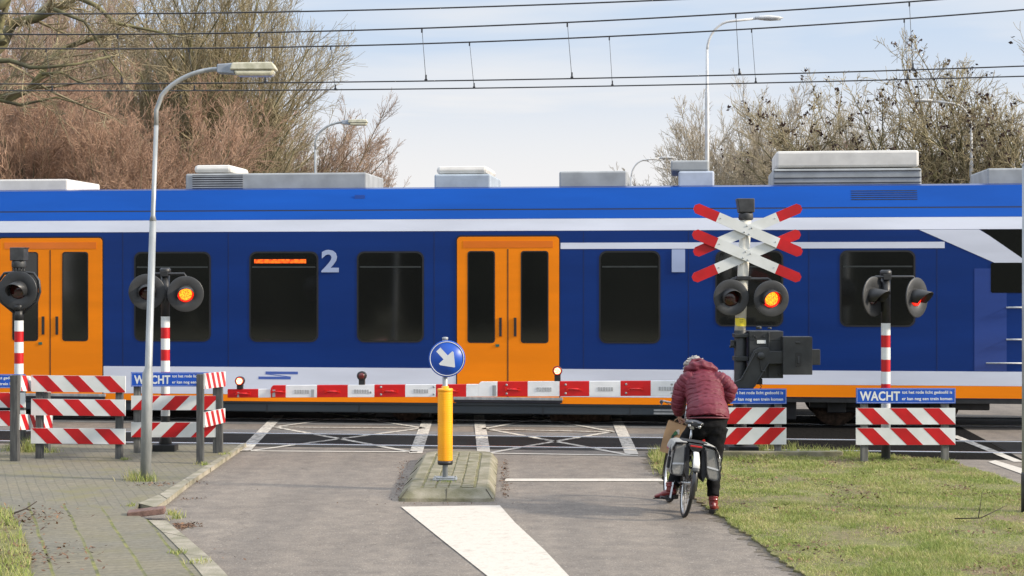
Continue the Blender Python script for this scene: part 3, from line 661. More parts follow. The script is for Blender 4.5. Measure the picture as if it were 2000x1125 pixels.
def twin(label, px, ybase, z, cap_y, ytop, lights, yaw, lits, arm_y, nb, zbot, foot=True):
    b = gp(px, ybase, z); d = b.y; t = thing('crossing_signal', label, 'crossing signal', b, group='level crossing signals'); s_ = F / d
    zz = lambda y: zat(y, d) - z
    band_post(t, .06, 0, zz(cap_y) - .05, zz(zbot), zz(ytop), nb)
    if foot:
        mb = MB(); mb.box((0, 0, .04), (.3, .26, .1)); mb.lathe([(.09, .08), (.075, .2)], 16); obj('foot', mb, M_black, t, bevel=.01)
    xa = [(x - px) / s_ for x, y, r in lights]
    mb = MB(); mb.tube([(xa[0], -.06, zz(arm_y) - .05), (xa[0] + .03, -.06, zz(arm_y)), (xa[1] - .03, -.06, zz(arm_y)), (xa[1], -.06, zz(arm_y) - .05)], .019, 10); mb.box((0, -.03, zz(arm_y)), (.1, .12, .07)); obj('crossarm', mb, M_black, t, bevel=.006)
    for (x, y, r), lit in zip(lights, lits): signal_light(t, ((x - px) / s_, -.12, zz(y)), r / s_, yaw, lit)
    return t
twin('twin signal on a red and white post behind the street lamp, one lamp glowing orange', 323, 880, PZ, 526, 618, [(291, 570, 35), (366, 574, 35)], R(14), (None, M_led), 535, 9, 812)
twin('twin signal with hoods turned aside on a red and white post in the verge', 1730, 898, VZ, 530, 631, [(1703, 579, 39), (1786, 581, 39)], R(44), (None, M_ledr), 541, 10, 868, False)
# single lamp with a hoop and a bell, far left
b = gp(37, 879, PZ); d = b.y; s_ = F / d; zz = lambda y: zat(y, d) - PZ
t = thing('crossing_signal', 'single dark signal in a hoop under a bell on a red and white post', 'crossing signal', b, group='level crossing signals')
band_post(t, .06, 0, zz(604), zz(815), zz(626), 9)
mb = MB(); mb.tube([(-.0, 0, zz(618)), (-.24, 0, zz(590)), (-.285, 0, zz(570)), (-.27, 0, zz(548)), (-.2, 0, zz(534)), (0, 0, zz(531)), (.2, 0, zz(534)), (.27, 0, zz(548)), (.285, 0, zz(570)), (.24, 0, zz(590)), (0, 0, zz(618))], .02, 10); obj('hoop', mb, M_black, t)
signal_light(t, (0, -.05, zz(567)), 38 / s_, R(-3), None, lr=.115)
def bell(parent, zb, k, flip):
    mb = MB(); mb.lathe([(.09, 0), (.1, .02), (.1, .09), (.085, .1)], 20); mb.M = Matrix.Translation((0, 0, 0))
    fl = flip; mb.prism([(-.1, .1), (.105, .1), (.105 if fl > 0 else .105, .27), (.13 * (1 if fl > 0 else .78), .29), (-.13 * (1 if fl < 0 else .78), .29)], -.1, .1)
    mb.M = Matrix.Identity(4); o = obj('bell_housing', mb, M_dgrey, parent, bevel=.012); o.location = (0, 0, zb); o.scale = (k, k, k); return o
bell(t, zz(523), .95, 1)
mb = MB(); [mb.tube([(x, 0, zz(540)), (x, 0, zz(520))], .008, 6) for x in (-.06, -.02, .03, .07)]; obj('bell_bracket', mb, M_black, t)
# cross-buck signal
b = gp(1449, 886, VZ); d = b.y; s_ = F / d; zz = lambda y: zat(y, d) - VZ
cs = thing('crossbuck_signal', 'white post with two red and white crossbucks above twin lamps, one glowing', 'crossing signal', b, group='level crossing signals')
lx = lambda y: (1445.5 + (645 - y) * .051 - 1449) / s_
mb = MB(); mb.tube([(-.02, 0, -.1), (lx(645), 0, zz(645))], .077, 20, 1); mb.tube([(lx(646), 0, zz(646)), (lx(430), 0, zz(430))], .075, 20, 0)
obj('post', mb, [mat('cream_paint', (.68, .66, .58), .5, .08, 6), M_dgrey], cs)
for yc, yf in ((450, -.09), (500, -.09)):
    for sgn, yy in ((-1, yf - .034), (1, yf)):
        mb = MB(); Lh, w, re = .785, .069, .44; Q = Matrix.Translation((lx(yc) + .02, yy, zz(yc))) @ Matrix.Rotation(R(23.2 * -sgn), 4, 'Y'); mb.M = Q
        mb.prism([(-re, -w), (re, -w), (re, w), (-re, w)], 0, .02, 0)
        for q in (-1, 1):
            mb.prism([(q * re, -w), (q * (Lh - .045), -w), (q * Lh, -w * .42), (q * Lh, w * .42), (q * (Lh - .045), w), (q * re, w)], 0, .02, 1)
            mb.M = Q @ Matrix.Translation((q * .4, 0, 0)); mb.lathe([(.008, -.001), (.008, .006)], 8, 2, M=Matrix.Rotation(R(90), 4, 'X')); mb.M = Q
            for e in (-1, 1): 
                if sgn < 0: mb.M = Q @ Matrix.Translation((q * .035, 0, e * .045)); mb.lathe([(.011, -.001), (.009, .01), (.002, .012)], 10, 2, M=Matrix.Rotation(R(90), 4, 'X')); mb.M = Q
        obj('crossbuck_arm', mb, [M_white, M_red, M_galv], cs)
for yc in (450, 500):
    mb = MB(); mb.box((lx(yc) + .01, -.065, zz(yc)), (.09, .05, .1)); obj('crossbuck_clamp', mb, M_galv, cs)
bl = bell(cs, zz(430), 1.0, -1); bl.location.x = lx(425)
mb = MB(); mb.tube([((1424 - 1449) / s_, -.07, zz(549)), ((1430 - 1449) / s_, -.07, zz(545)), ((1498 - 1449) / s_, -.07, zz(545)), ((1504 - 1449) / s_, -.07, zz(549))], .02, 10); mb.box((lx(543), -.02, zz(543)), (.19, .17, .05)); obj('crossarm', mb, M_black, cs, bevel=.006)
for x, y, lit in ((1425.5, 581, None), (1503.5, 583, M_led)): signal_light(cs, ((x - 1449) / s_, -.12, zz(y)), 35.5 / s_, R(10), lit, vl=.13, lr=.115)
mb = MB(); n = 12; vs = []
for i in range(n + 1):
    a = R(-165 + 150 * i / n)
    for y in (637, 621): vs.append((lx(630) + .0765 * math.cos(a), .0765 * math.sin(a), zz(y)))
mb.add(vs, [(2*i, 2*i+2, 2*i+3, 2*i+1) for i in range(n)], 0, True); st = obj('sticker', mb, mat('yellow_sticker', (.75, .6, .03), .5, .05, 8), cs)
mb = MB()
for i, y in enumerate((624, 627, 630)): 
    mb.box((lx(630) + .0, -.0775, zz(y)), (.06 - .012 * i, .002, .004))
obj('sticker_text', mb, M_dgrey, st)
# barrier machine with its boom
p = gp(1449, 886, VZ)
bm = thing('level_crossing_barrier', 'black barrier machine with a lowered red and white boom across the road', 'barrier', p)
X = lambda x: (x - 1449) / s_
M_mach = mat('machine_black', (.03, .033, .035), .48, .15, 8, bump=.06, bscale=90, col2=(.02, .022, .024))
mb = MB(); mb.tube([(-.02, 0, .0), (-.02, 0, zz(645))], .085, 18); mb.box((-.02, 0, zz(700)), (.19, .22, .06)); mb.box((-.02, 0, zz(655)), (.19, .22, .05)); mb.box((0, 0, .05), (.4, .4, .12))
mb.tube([(-.17, -.02, zz(677)), (-.02, -.02, zz(677))], .018, 8); mb.box((-.13, -.02, zz(670)), (.05, .07, .08)); obj('mounting_sleeve', mb, M_mach, bm, bevel=.008)
mb = MB(); mb.box(((X(1460) + X(1525)) / 2, .02, (zz(646) + zz(737)) / 2), (X(1525) - X(1460), .42, zz(646) - zz(737)))
for y in (662, 690): mb.box(((X(1460) + X(1525)) / 2, -.192, zz(y)), (X(1524) - X(1462), .012, .012))
mb.box((X(1497), -.2, (zz(646) + zz(737)) / 2), (.02, .03, zz(648) - zz(735))); mb.box((X(1472), .0, zz(744)), (.2, .24, .08)); mb.lathe([(.04, zz(643)), (.04, zz(638)), (.02, zz(637))], 10, M=Matrix.Translation((X(1482), 0, 0))); mb.lathe([(.03, zz(643)), (.03, zz(640)), (.02, zz(639))], 10, M=Matrix.Translation((X(1503), 0, 0)))
for x, y in ((1468, 655), (1472, 658), (1487, 656), (1516, 728), (1519, 731)): mb.box((X(x), -.2, zz(y)), (.02, .03, .02))
mc = obj('machine_housing', mb, M_mach, bm, bevel=.014)
mb = MB(); mb.box((X(1482.5), -.197, zz(666.5)), (.118, .008, .045)); obj('nameplate', mb, M_white, mc)
mb = MB(); mb.tube([(X(1478), -.19, zz(747)), (X(1483), -.19, zz(753)), (X(1480), -.2, zz(757)), (X(1477), -.2, zz(760))], .006, 6); obj('cable', mb, M_black, bm)
mb = MB(); mb.box(((X(1521) + X(1577)) / 2, -.22, (zz(656) + zz(729)) / 2), (X(1577) - X(1521), .26, zz(656) - zz(729))); mb.box((X(1586), -.18, zz(696)), (.13, .12, zz(681) - zz(711)))
mb.box((X(1549), -.355, zz(667)), (.06, .012, .03)); cw = obj('counterweight', mb, M_mach, bm, bevel=.02, seg=3)
mb = MB(); mb.prism([(X(1545), zz(686)), (X(1554), zz(686)), (X(1556), zz(690)), (X(1555), zz(712)), (X(1550), zz(714)), (X(1545), zz(712)), (X(1544), zz(690))], -.357, -.349); obj('lock_slot', mb, M_black, cw); mb = MB(); mb.box((X(1550), -.36, zz(700)), (.025, .02, .09)); obj('lock_handle', mb, M_dgrey, cw, bevel=.004)
mb = MB(); mb.prism([(X(1466), zz(683)), (X(1476), zz(677)), (X(1494), zz(677)), (X(1497), zz(684)), (X(1522), zz(684)), (X(1522), zz(708)), (X(1494), zz(709)), (X(1464), zz(757)), (X(1430), zz(757)), (X(1426), zz(744)), (X(1444), zz(736)), (X(1452), zz(718)), (X(1458), zz(700))], -.3, -.255)
mb.bar((X(1470), -.31, zz(685)), (X(1440), -.31, zz(740)), .015, .02); mb.bar((X(1494), -.31, zz(707)), (X(1466), -.31, zz(752)), .015, .02); mb.lathe([(.05, 0), (.05, .05), (.035, .06)], 14, M=Matrix.Translation((X(1479), -.29, zz(693))) @ Matrix.Rotation(R(90), 4, 'X')); mb.bar((X(1478), -.31, zz(697)), (X(1480), -.31, zz(722)), .02, .02); mb.bar((X(1480), -.31, zz(722)), (X(1488), -.31, zz(722)), .02, .02); obj('boom_bracket', mb, M_mach, bm, bevel=.008)
# boom, running parallel to the tracks
q0 = wp(1432, 754, 20.72); ang = math.pi - R(6.3) * -1
def bpt(x): 
    k = (x - 1000) / F; u = (q0.x - k * q0.y) / (math.cos(TA) + k * math.sin(TA)); return u   # metres from the bracket towards the tip
tip_drop = .012
bo = bpy.data.objects.new('boom', None); COL.objects.link(bo); bo.parent = bm; bo.location = q0 - p; bo.rotation_euler = (0, R(0), -TA)
seg = [(1432, 1391, 'w', .202), (1391, 1330, 'r', .202), (1330, 1271, 'w', .202), (1271, 1212, 'r', .202), (1212, 1151, 'w', .202), (1151, 1093, 'r', .202), (1093, 1031, 'w', .202), (1031, 972, 'r', .202), (972, 934, 'w', .202), (934, 911, 'w', .168), (911, 852, 'r', .168), (852, 792, 'w', .168), (792, 732, 'r', .168), (732, 680, 'w', .168), (680, 620, 'r', .168), (620, 559, 'w', .168), (559, 530, 'r', .168), (530, 505, 'w', .118), (505, 445, 'r', .118)]
zc = lambda u: -.125 - .0125 * u      # lower edge, sagging towards the tip
mb = MB(); det = MB(); rfl = MB()
for x0, x1, c, h in seg:
    u0, u1 = bpt(x0), bpt(x1); m = 0 if c == 'w' else 1; dy = .032 if h > .15 else .02
    a0, a1 = zc(u0), zc(u1)
    poly = [(-u0, a0), (-u1, a1), (-u1, a1 + h), (-u0, a0 + h)]
    if x0 == 559: poly = [(-u0, a0), (-u1, a1), (-u1, a1 + h - .035), (-u1 + .03, a1 + h), (-u0, a0 + h)]
    if x0 == 972: poly = [(-u0, a0), (-u1, a1), (-u1, a1 + h - .04), (-u1 + .04, a1 + h), (-u0, a0 + h)]
    mb.prism(poly, -dy, dy, m)
    um = (u0 + u1) / 2; zm = zc(um) + h * .48
    if c == 'w' and h > .15 and abs(u1 - u0) > .3:
        det = MB()
        for i in range(6): det.box((-um - .08 + i * .035, -dy - .002, zm), (.028, .006, .05), 0)
        obj('marking', det, mat('boom_grey', (.45, .46, .47), .5, .1, 20), bo)
    elif c == 'r': rfl = MB(); rfl.tube([(-um - .1, -dy - .003, zm), (-um + .1, -dy - .003, zm)], .013, 8, 0); rfl.box((-um - .09, -dy - .005, zm), (.03, .02, .045), 0); rfl.box((-um + .09, -dy - .005, zm), (.03, .02, .045), 0); obj('reflector', rfl, mat('reflector_red', (.6, .006, .004), .2, .05, 30, coat=.5), bo)
bb = obj('boom_arm', mb, [mat('boom_white', (.78, .79, .8), .4, .05, 6), mat('boom_red', srgb(205, 16, 20), .4, .06, 6)], bo, bevel=.004)

for x, zf in ((990, .2), (990, .78), (1105, .2), (1105, .78), (1223, .2), (1223, .78), (1312, .2), (1312, .78), (745, .22), (745, .82), (848, .22), (848, .82), (725, .4)):
    u = bpt(x); h = .202 if x > 934 else .168; det = MB(); det.lathe([(.016, 0), (.014, .008), (.004, .01)], 10, M=Matrix.Translation((-u, -.032, zc(u) + h * zf)) @ Matrix.Rotation(R(90), 4, 'X')); obj('bolt', det, M_galv, bo)
for x, w, h in ((966, .05, .14), (536, .04, .1), (612, .04, .1), (466, .025, .07)):
    u = bpt(x); det = MB(); det.box((-u, -.035 if x > 500 else -.023, zc(u) + h * .6), (w, .006, h)); obj('boom_fitting', det, M_galv, bo)
for x, y, lit in ((469, 744, 1), (707, 734, 0), (1089, 724, 1)):
    u = bpt(x); dd = (q0 - TD * u).y; zl = CH - (y - H0) * dd / F - q0.z; zt = zc(u) + (.202 if x > 934 else .168 if x > 530 else .118)
    mb = MB(); mb.box((-u, 0, (zl - .03 + zt) / 2), (.08, .06, zl - .03 - zt)); mb.M = Matrix.Translation((-u, 0, zl)) @ Matrix.Rotation(R(90), 4, 'X'); mb.lathe([(.05, -.04), (.062, -.035), (.066, .035), (.05, .04)], 20)
    bl_ = obj('boom_lamp', mb, M_black, bo, bevel=.004)
    mb = MB(); mb.M = Matrix.Translation((-u, 0, zl)) @ Matrix.Rotation(R(90), 4, 'X'); mb.lathe([(.043, .03), (.043, .042), (.03, .05), (.001, .053)], 18)
    L_ = obj('lens', mb, emit('boom_lamp_lit', (6, 2.2, 1.1), 1.0, (3.0, .4, .15), 60) if lit and 'boom_lamp_lit' not in MATS else MATS['boom_lamp_lit'] if lit else mat('boom_lens_dark', (.12, .012, .01), .25, .1, 30, coat=.6), bl_)
    if lit: mb = MB(); mb.M = Matrix.Translation((-u, 0, zl)) @ Matrix.Rotation(R(90), 4, 'X'); mb.lathe([(.058, .036), (.058, .043), (.045, .044), (.045, .036)], 20); obj('lamp_ring', mb, M_red, bl_)
# ------------------------------------------------------------------ the train (local x along the track, -y towards the viewer)
def paint(name, col, rough=.3, coat=.6, spec=.5):
    return mat(name, col, rough, .03, 1.1, coat=coat, spec=spec, detail=7, stretch=(.35, 1, 2.2), col2=tuple(c * .84 for c in col[:3]))
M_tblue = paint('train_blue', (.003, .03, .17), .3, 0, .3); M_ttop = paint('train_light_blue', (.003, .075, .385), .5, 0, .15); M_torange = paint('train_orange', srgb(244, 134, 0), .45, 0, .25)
M_twhite = paint('train_white', (.66, .69, .78), .4, 0, .3); M_tskirt = paint('train_skirt_grey', (.03, .042, .052), .6, 0); M_tlight = paint('train_pale_blue', (.36, .43, .62), .4, .3)
def win_mat():
    m, N, L, p = nodes_mat('train_window_glass'); p.inputs['Roughness'].default_value = .06; p.inputs['Specular IOR Level'].default_value = .8
    tc = N.new('ShaderNodeTexCoord'); v = tc.outputs['Object']
    L.new(ramp(N, L, noise(N, L, v, .4, 2), [(.35, (.008, .0085, .008)), (.65, (.013, .0135, .012))]), p.inputs['Base Color']); return m
M_tglass = win_mat(); M_tgasket = mat('window_gasket', (.008, .008, .009), .6)
M_roofg = mat('roof_grey', (.36, .38, .39), .55, .12, 3); M_roofw = mat('roof_cream', (.66, .64, .6), .5, .08, 3); M_roofd = mat('roof_dark', (.05, .052, .06), .6, .15, 6)
tr = thing('train', 'blue passenger train with orange doors and white stripes passing the crossing', 'train', (0, T2Y, 0), (0, 0, -TA))
HW = 1.4
def U(x): return tu(x, HW, T2Y)
def Zt(x, y, v=HW): return tp(x, y, v, T2Y)[1]
UL, UR = -13.5, 10.2
prof = [(-HW + .06, .45), (-HW, .5), (-HW, 3.14), (-HW + .03, 3.35), (-HW + .1, 3.5), (-HW + .27, 3.86), (-HW + .5, 3.9), (HW - .5, 3.9), (HW - .27, 3.86), (HW - .1, 3.5), (HW - .03, 3.35), (HW, 3.14), (HW, .5), (HW - .06, .45)]
def body_mesh(mb, u0, u1, prof, nose=True):
    st = [u0, u1] if not nose else [u0, u1 - 1.2, u1 - .5, u1 - .15, u1]
    sc = [1, 1] if not nose else [1, 1, .95, .82, .6]; n = len(prof); vs = []
    for u, k in zip(st, sc): vs += [(u, y * k, z if k > .9 else .45 + (z - .45) * (.9 + .1 * k)) for y, z in prof]
    fs = [(i*n + j, i*n + (j+1) % n, (i+1)*n + (j+1) % n, (i+1)*n + j) for i in range(len(st) - 1) for j in range(n)]
    fs += [tuple(range(n))[::-1], tuple((len(st)-1)*n + j for j in range(n))]; mb.add(vs, [f[::-1] for f in fs])
mb = MB(); body_mesh(mb, UL, UR, prof)
body = obj('body', mb, M_tblue, tr)
def panel(name, u0, u1, z0, z1, y, m, parent, t=.004, r=0, nseg=5):
    """flat panel on the near side, proud of plane -y"""
    mb = MB()
    if r: P = [(x, z) for x, z in rrect(u0, u1, z0, z1, r, r, nseg)]
    else: P = [(u0, z0), (u1, z0), (u1, z1), (u0, z1)]
    mb.prism(P, -y - t, -y + .002); return obj(name, mb, m, parent)
# the top band: two facets, with a dark gutter line between
def skin(name, z0, z1, y0, y1, m, u0=UL + .01, u1=UR - 1.2, t=.004):
    mb = MB(); nrm = Vector((0, -(z1 - z0), -(y0 - y1) * -1)).normalized() if False else Vector((0, -1, .3)).normalized()
    a = [(u0, -y0, z0), (u1, -y0, z0), (u1, -y1, z1), (u0, -y1, z1)]; b = [tuple(Vector(p) + nrm * t) for p in a]
    mb.add(a + b, [(4, 5, 6, 7), (0, 1, 5, 4)[::-1][::-1], (1, 2, 6, 5), (2, 3, 7, 6), (3, 0, 4, 7)]); return obj(name, mb, m, tr)
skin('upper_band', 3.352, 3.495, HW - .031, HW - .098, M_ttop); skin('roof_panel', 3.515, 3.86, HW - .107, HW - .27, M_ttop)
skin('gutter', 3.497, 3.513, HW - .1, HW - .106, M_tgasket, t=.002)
skin('white_stripe', 3.155, 3.348, HW, HW - .03, M_twhite)
D = [(893, 1092), (-2, 200)]
# lower bands
uR1 = U(1432); mbw = MB()
panel('lower_white_band', UL + .01, U(-2) - .02, .476, .925, HW, M_twhite, tr); panel('lower_white_band', U(200) + .02, U(893) - .02, .476, .925, HW, M_twhite, tr)
panel('lower_white_band', U(1092) + .02, uR1, .476, .925, HW, M_twhite, tr); panel('lower_white_band', uR1 + .003, UR - 1.2, .70, .925, HW, M_twhite, tr)
for a, b in ((UL + .01, U(-2) - .02), (U(200) + .02, U(893) - .02), (U(1092) + .02, uR1)): panel('orange_stripe', a, b, .362, .473, HW, M_torange, tr)
panel('orange_stripe', uR1 + .003, UR - 1.2, .505, .697, HW, M_torange, tr)
mb = MB(); mb.box(((UL + uR1 - .6) / 2, 0, .27), (uR1 - .6 - UL, 2.72, .17)); mb.box(((UL + uR1) / 2, 0, .42), (uR1 - UL - .02, 2.78, .2)); obj('skirt', mb, M_tskirt, tr, bevel=.02)
mb = MB(); mb.box((uR1 + .1, 0, .33), (1.0, 2.74, .3)); obj('skirt', mb, M_tskirt, tr, bevel=.05)
panel('underframe_edge', uR1 + .01, UR - 1.25, .42, .503, HW - .01, M_black, tr)
mb = MB(); mb.box(((U(1270) + U(1335)) / 2, -1.365, .27), (.42, .02, .03)); mb.box(((U(1270) + U(1335)) / 2, -1.365, .22), (.42, .02, .03)); obj('step_plate', mb, M_galv, tr)
# doors
for i, (x0, x1) in enumerate(D):
    a, b = U(x0), U(x1); w = b - a; xm = (a + b) / 2
    panel('door_seal', a - .018, b + .018, .37, 3.085, HW, M_tgasket, tr, t=.006, r=.07)
    d_ = panel('door', a, b, .38, 3.06, HW, M_torange, tr, t=.012, r=.06)
    panel('door_header', a + .1, b - .1, 2.88, 2.99, HW + .012, mat('door_header_orange', srgb(222, 112, 0), .35, .04, 2, coat=.3), d_, t=.004)
    for q in (-1, 1):
        c = xm + q * .435; wn = panel('door_window', c - .225, c + .225, 1.34, 2.83, HW + .012, M_tgasket, d_, t=.004, r=.05)
        panel('pane', c - .205, c + .205, 1.36, 2.81, HW + .016, M_tglass, wn, t=.003, r=.04)
        panel('handle', xm + q * .12 - .02, xm + q * .12 + .02, 1.45, 1.75, HW + .012, M_black, d_, t=.02)
    panel('leaf_gap', xm - .008, xm + .008, .42, 2.86, HW + .012, M_tgasket, d_, t=.003)
    panel('opening_button', xm - .17 - .03 + .0, xm - .17 + .03, 1.28, 1.32, HW + .012, mat('button_green', (.02, .12, .09), .4), d_, t=.01)
    mb = MB(); mb.box((xm, -HW + .02, .44), (w + .12, .12, .045), 0); mb.box((xm, -HW + .03, .40), (w + .1, .1, .05), 1); obj('door_step', mb, [M_galv, paint('step_dark', (.01, .014, .03))], tr, bevel=.004)
# windows
for x0, x1, z0, z1 in ((262, 412, 1.34, 2.83), (487, 622, 1.34, 2.83), (697, 828, 1.34, 2.83), (1170, 1290, 1.34, 2.83), (1397, 1530, 1.62, 2.83), (1640, 1788, 1.62, 2.83), (-330, -190, 1.34, 2.83)):
    g = panel('window', U(x0), U(x1), z0, z1, HW, M_tgasket, tr, t=.006, r=.12)
    panel('pane', U(x0) + .03, U(x1) - .03, z0 + .03, z1 - .03, HW + .006, M_tglass, g, t=.003, r=.1)
    panel('window_bar', U(x0) + .05, U(x1) - .05, z1 - .27, z1 - .245, HW + .009, mat('window_bar', (.03, .036, .034), .4), g, t=.002)
panel('narrow_stripe', U(1095), U(1845), 2.86, 2.93 + .03, HW, M_twhite, tr)
m_led = emit('led_display', (1.35, .2, .01), 1.0, (.5, .06, .004), 22)
dsp = panel('destination_display', U(497), U(598), 2.635, 2.70, HW + .011, m_led, tr, t=.003)
for txt, x0, x1 in (('2', 628, 662), ('1', 1312, 1338)):
    V, Fs = text_mesh(txt, U(x1) - U(x0), .34, .03, .002); mb = MB(); mb.add([(p[0] + U(x0), p[1] - HW - .0125, p[2] + 2.5) for p in V], Fs); obj('class_number', mb, M_tlight, tr)
# the blue emblem on the white band: two interlocking arrows
mb = MB(); u0, u1 = U(505), U(582); zc_, h_ = .79, .045; w = u1 - u0
for sgn, zz_ in ((1, zc_ + .042), (-1, zc_ - .042)):
    P = [(u0 if sgn < 0 else u0 + .12, zz_ - .022), (u1 - (.12 if sgn < 0 else 0), zz_ - .022), (u1 - (.12 if sgn < 0 else 0), zz_ + .022), (u0 if sgn < 0 else u0 + .12, zz_ + .022)]
    mb.prism(P, -HW - .0065, -HW, 0)
mb.prism([(u0 + .1, zc_ + .02), (u0 + .2, zc_ + .02), (u1 - .1, zc_ - .02), (u1 - .2, zc_ - .02)], -HW - .0067, -HW, 0)
obj('emblem', mb, paint('emblem_blue', (.07, .13, .42)), tr)
# cab end: slanted pale band, dark wrap-round windscreen, cab door with rails
mb = MB(); mb.prism([(U(1795), 3.15), (U(1912), 3.15), (U(1995), 2.76), (U(2000), 2.55), (U(1945), 2.62)], -HW - .005, -HW + .002); obj('slanted_band', mb, M_twhite, tr)
mb = MB(); mb.prism([(U(1915), 3.15), (U(2045), 3.15), (U(2045), 2.2), (U(2000), 2.2), (U(2000), 2.68)], -HW - .006, -HW + .002); obj('windscreen', mb, M_tglass, tr)
panel('cab_window', U(1935), U(1999), 2.16, 2.63, HW, M_tglass, tr, t=.007, r=.03)
cd_ = panel('cab_door', U(1903), U(1966), .93, 2.54, HW, paint('train_blue_door', (.02, .055, .25)), tr, t=.004)
mb = MB()
for z in (1.93, 1.43): mb.tube([(U(1966), -HW - .05, z), (U(2005), -HW - .05, z)], .014, 8); mb.tube([(U(1966), -HW, z), (U(1966), -HW - .05, z)], .012, 8)
mb.tube([(U(1925), -HW - .03, 1.06), (U(2005), -HW - .03, 1.06)], .012, 8); obj('handrail', mb, M_pale, tr)
# louvres on the roof panel
mb = MB()
for k in range(5):
    z = 3.64 + k * .035; yy = HW - .107 - (z - 3.515) / .345 * .163
    mb.box(((U(1665) + U(1795)) / 2, -yy - .006, z), (U(1795) - U(1665), .012, .012))
obj('louvre', mb, M_roofd, tr)
panel('access_hatch', U(688), U(708), 3.7, 3.76, HW - .2, paint('hatch_blue', (.012, .07, .36)), tr, t=.012)
for px in (240, 446, 848, 1140, 1345, 1580, 1830):
    panel('panel_seam', U(px) - .004, U(px) + .004, .93, 3.14, HW, mat('seam_blue', (.0015, .012, .07), .5), tr, t=.0022)
for px in (120, 330, 520, 700, 860, 1060, 1230, 1390):
    mb = MB(); mb.box((U(px), -1.362, .25), (.012, .01, .16)); obj('skirt_seam', mb, M_black, tr)
# roof equipment
def roof_unit(x0, x1, yt, yb, v, m, depth=1.5, r=.03):
    u0, u1 = tu(x0, v, T2Y), tu(x1, v, T2Y); um = (x0 + x1) / 2; z1 = tp(um, yt, v, T2Y)[1]; z0 = 3.88 if yb is None else tp(um, yb, v, T2Y)[1]
    mb = MB(); mb.box(((u0 + u1) / 2, -v + depth / 2, (z0 + z1) / 2), (u1 - u0, depth, z1 - z0)); return obj('roof_unit', mb, m, tr, bevel=r), (u0, u1, z0, z1)
roof_unit(-300, 132, 351, None, .75, M_roofw); 
o, (u0, u1, z0, z1) = roof_unit(362, 716, 338, None, .75, M_roofg)
mb = MB(); k = 0
for k in range(6): mb.box((u0 + (u1 - u0) * .18, -.755, 3.93 + k * .038), ((u1 - u0) * .28, .012, .016), 1)
mb.box((u0 + (u1 - u0) * .18, -.752, 4.02), ((u1 - u0) * .28, .006, .24), 0); obj('grille', mb, [M_roofd, M_roofg], o)
roof_unit(378, 452, 322, 338, .6, M_roofw, 1.1, .06)
roof_unit(848, 958, 340, None, .75, mat('roof_bluegrey', (.4, .46, .52), .5, .1, 3)); roof_unit(852, 952, 324, 340, .65, M_roofw, 1.2, .06)
roof_unit(1092, 1225, 334, None, .75, M_roofg); roof_unit(1325, 1395, 334, None, .75, mat('roof_paleblue', (.5, .56, .66), .5, .1, 3)); roof_unit(1310, 1385, 313, 334, .7, M_roofg, 1.3)
o, (u0, u1, z0, z1) = roof_unit(1510, 1800, 329, None, .75, M_roofg); mb = MB()
for z in (z0 + .06, z0 + .14, z1 - .04): mb.box(((u0 + u1) / 2, -.755, z), (u1 - u0 - .02, .014, .012))
obj('rib', mb, M_roofd, o)
roof_unit(1516, 1795, 294, 327, .68, M_roofw, 1.3, .04); roof_unit(1928, 2100, 328, None, .75, M_roofg)
# running gear
def wheelset(u, r=.36):
    mb = MB()
    for y in (-.75, .75): mb.lathe([(.05, -.08), (r * .55, -.075), (r * .9, -.06), (r, -.05), (r * 1.0, .06), (r * 1.06, .065), (r * 1.06, .09), (r * .5, .09)], 32, M=Matrix.Translation((u, y, r + .026)) @ Matrix.Rotation(R(90 if y < 0 else -90), 4, 'X'))
    mb.tube([(u, -.8, r + .026), (u, .8, r + .026)], .08, 14); return obj('wheelset', mb, M_rust, tr)
for px in (1625, 1825, 772, 1128): wheelset(U(px) + .1, .36 if px > 1500 else .3)
mb = MB(); ua, ub = U(1585), U(1880)
mb.box(((ua + ub) / 2, -1.0, .38), (ub - ua, .16, .16)); mb.box(((ua + ub) / 2, 1.0, .38), (ub - ua, .16, .16)); mb.box(((ua + ub) / 2, 0, .42), (.5, 2.0, .2))
for px in (1625, 1825): mb.box((U(px) + .1, -1.03, .36), (.3, .2, .26)); mb.tube([(U(px) - .12, -1.0, .42), (U(px) - .12, -1.0, .6)], .09, 12); mb.tube([(U(px) + .32, -1.0, .42), (U(px) + .32, -1.0, .6)], .09, 12)
mb.tube([(ua + .7, -1.12, .5), (ub - .7, -1.12, .5)], .035, 10); mb.tube([((ua + ub) / 2, -1.1, .2), ((ua + ub) / 2, -1.1, .6)], .12, 14); obj('bogie_frame', mb, M_black, tr, bevel=.02)
mb = MB(); mb.box((U(1520), -.7, .3), (.6, 1.0, .36)); mb.box((U(1480), -.6, .25), (.4, .9, .3)); mb.box((U(1740), -.3, .34), (1.4, 1.2, .24)); mb.box((U(1900), -.5, .36), (.6, 1.4, .12)); obj('underfloor_gear', mb, M_black, tr, bevel=.02)
for px, w, z0 in ((772, .9, .02), (1000, .55, .06), (1128, 1.0, -.0)):
    for yy in (-.62, .62): mb = MB(); mb.box((U(px), yy, (z0 + .2) / 2 + .04), (w, .3, .2 - z0 + .02)); obj('bogie_frame', mb, M_black if px < 1100 else M_rust, tr, bevel=.02)

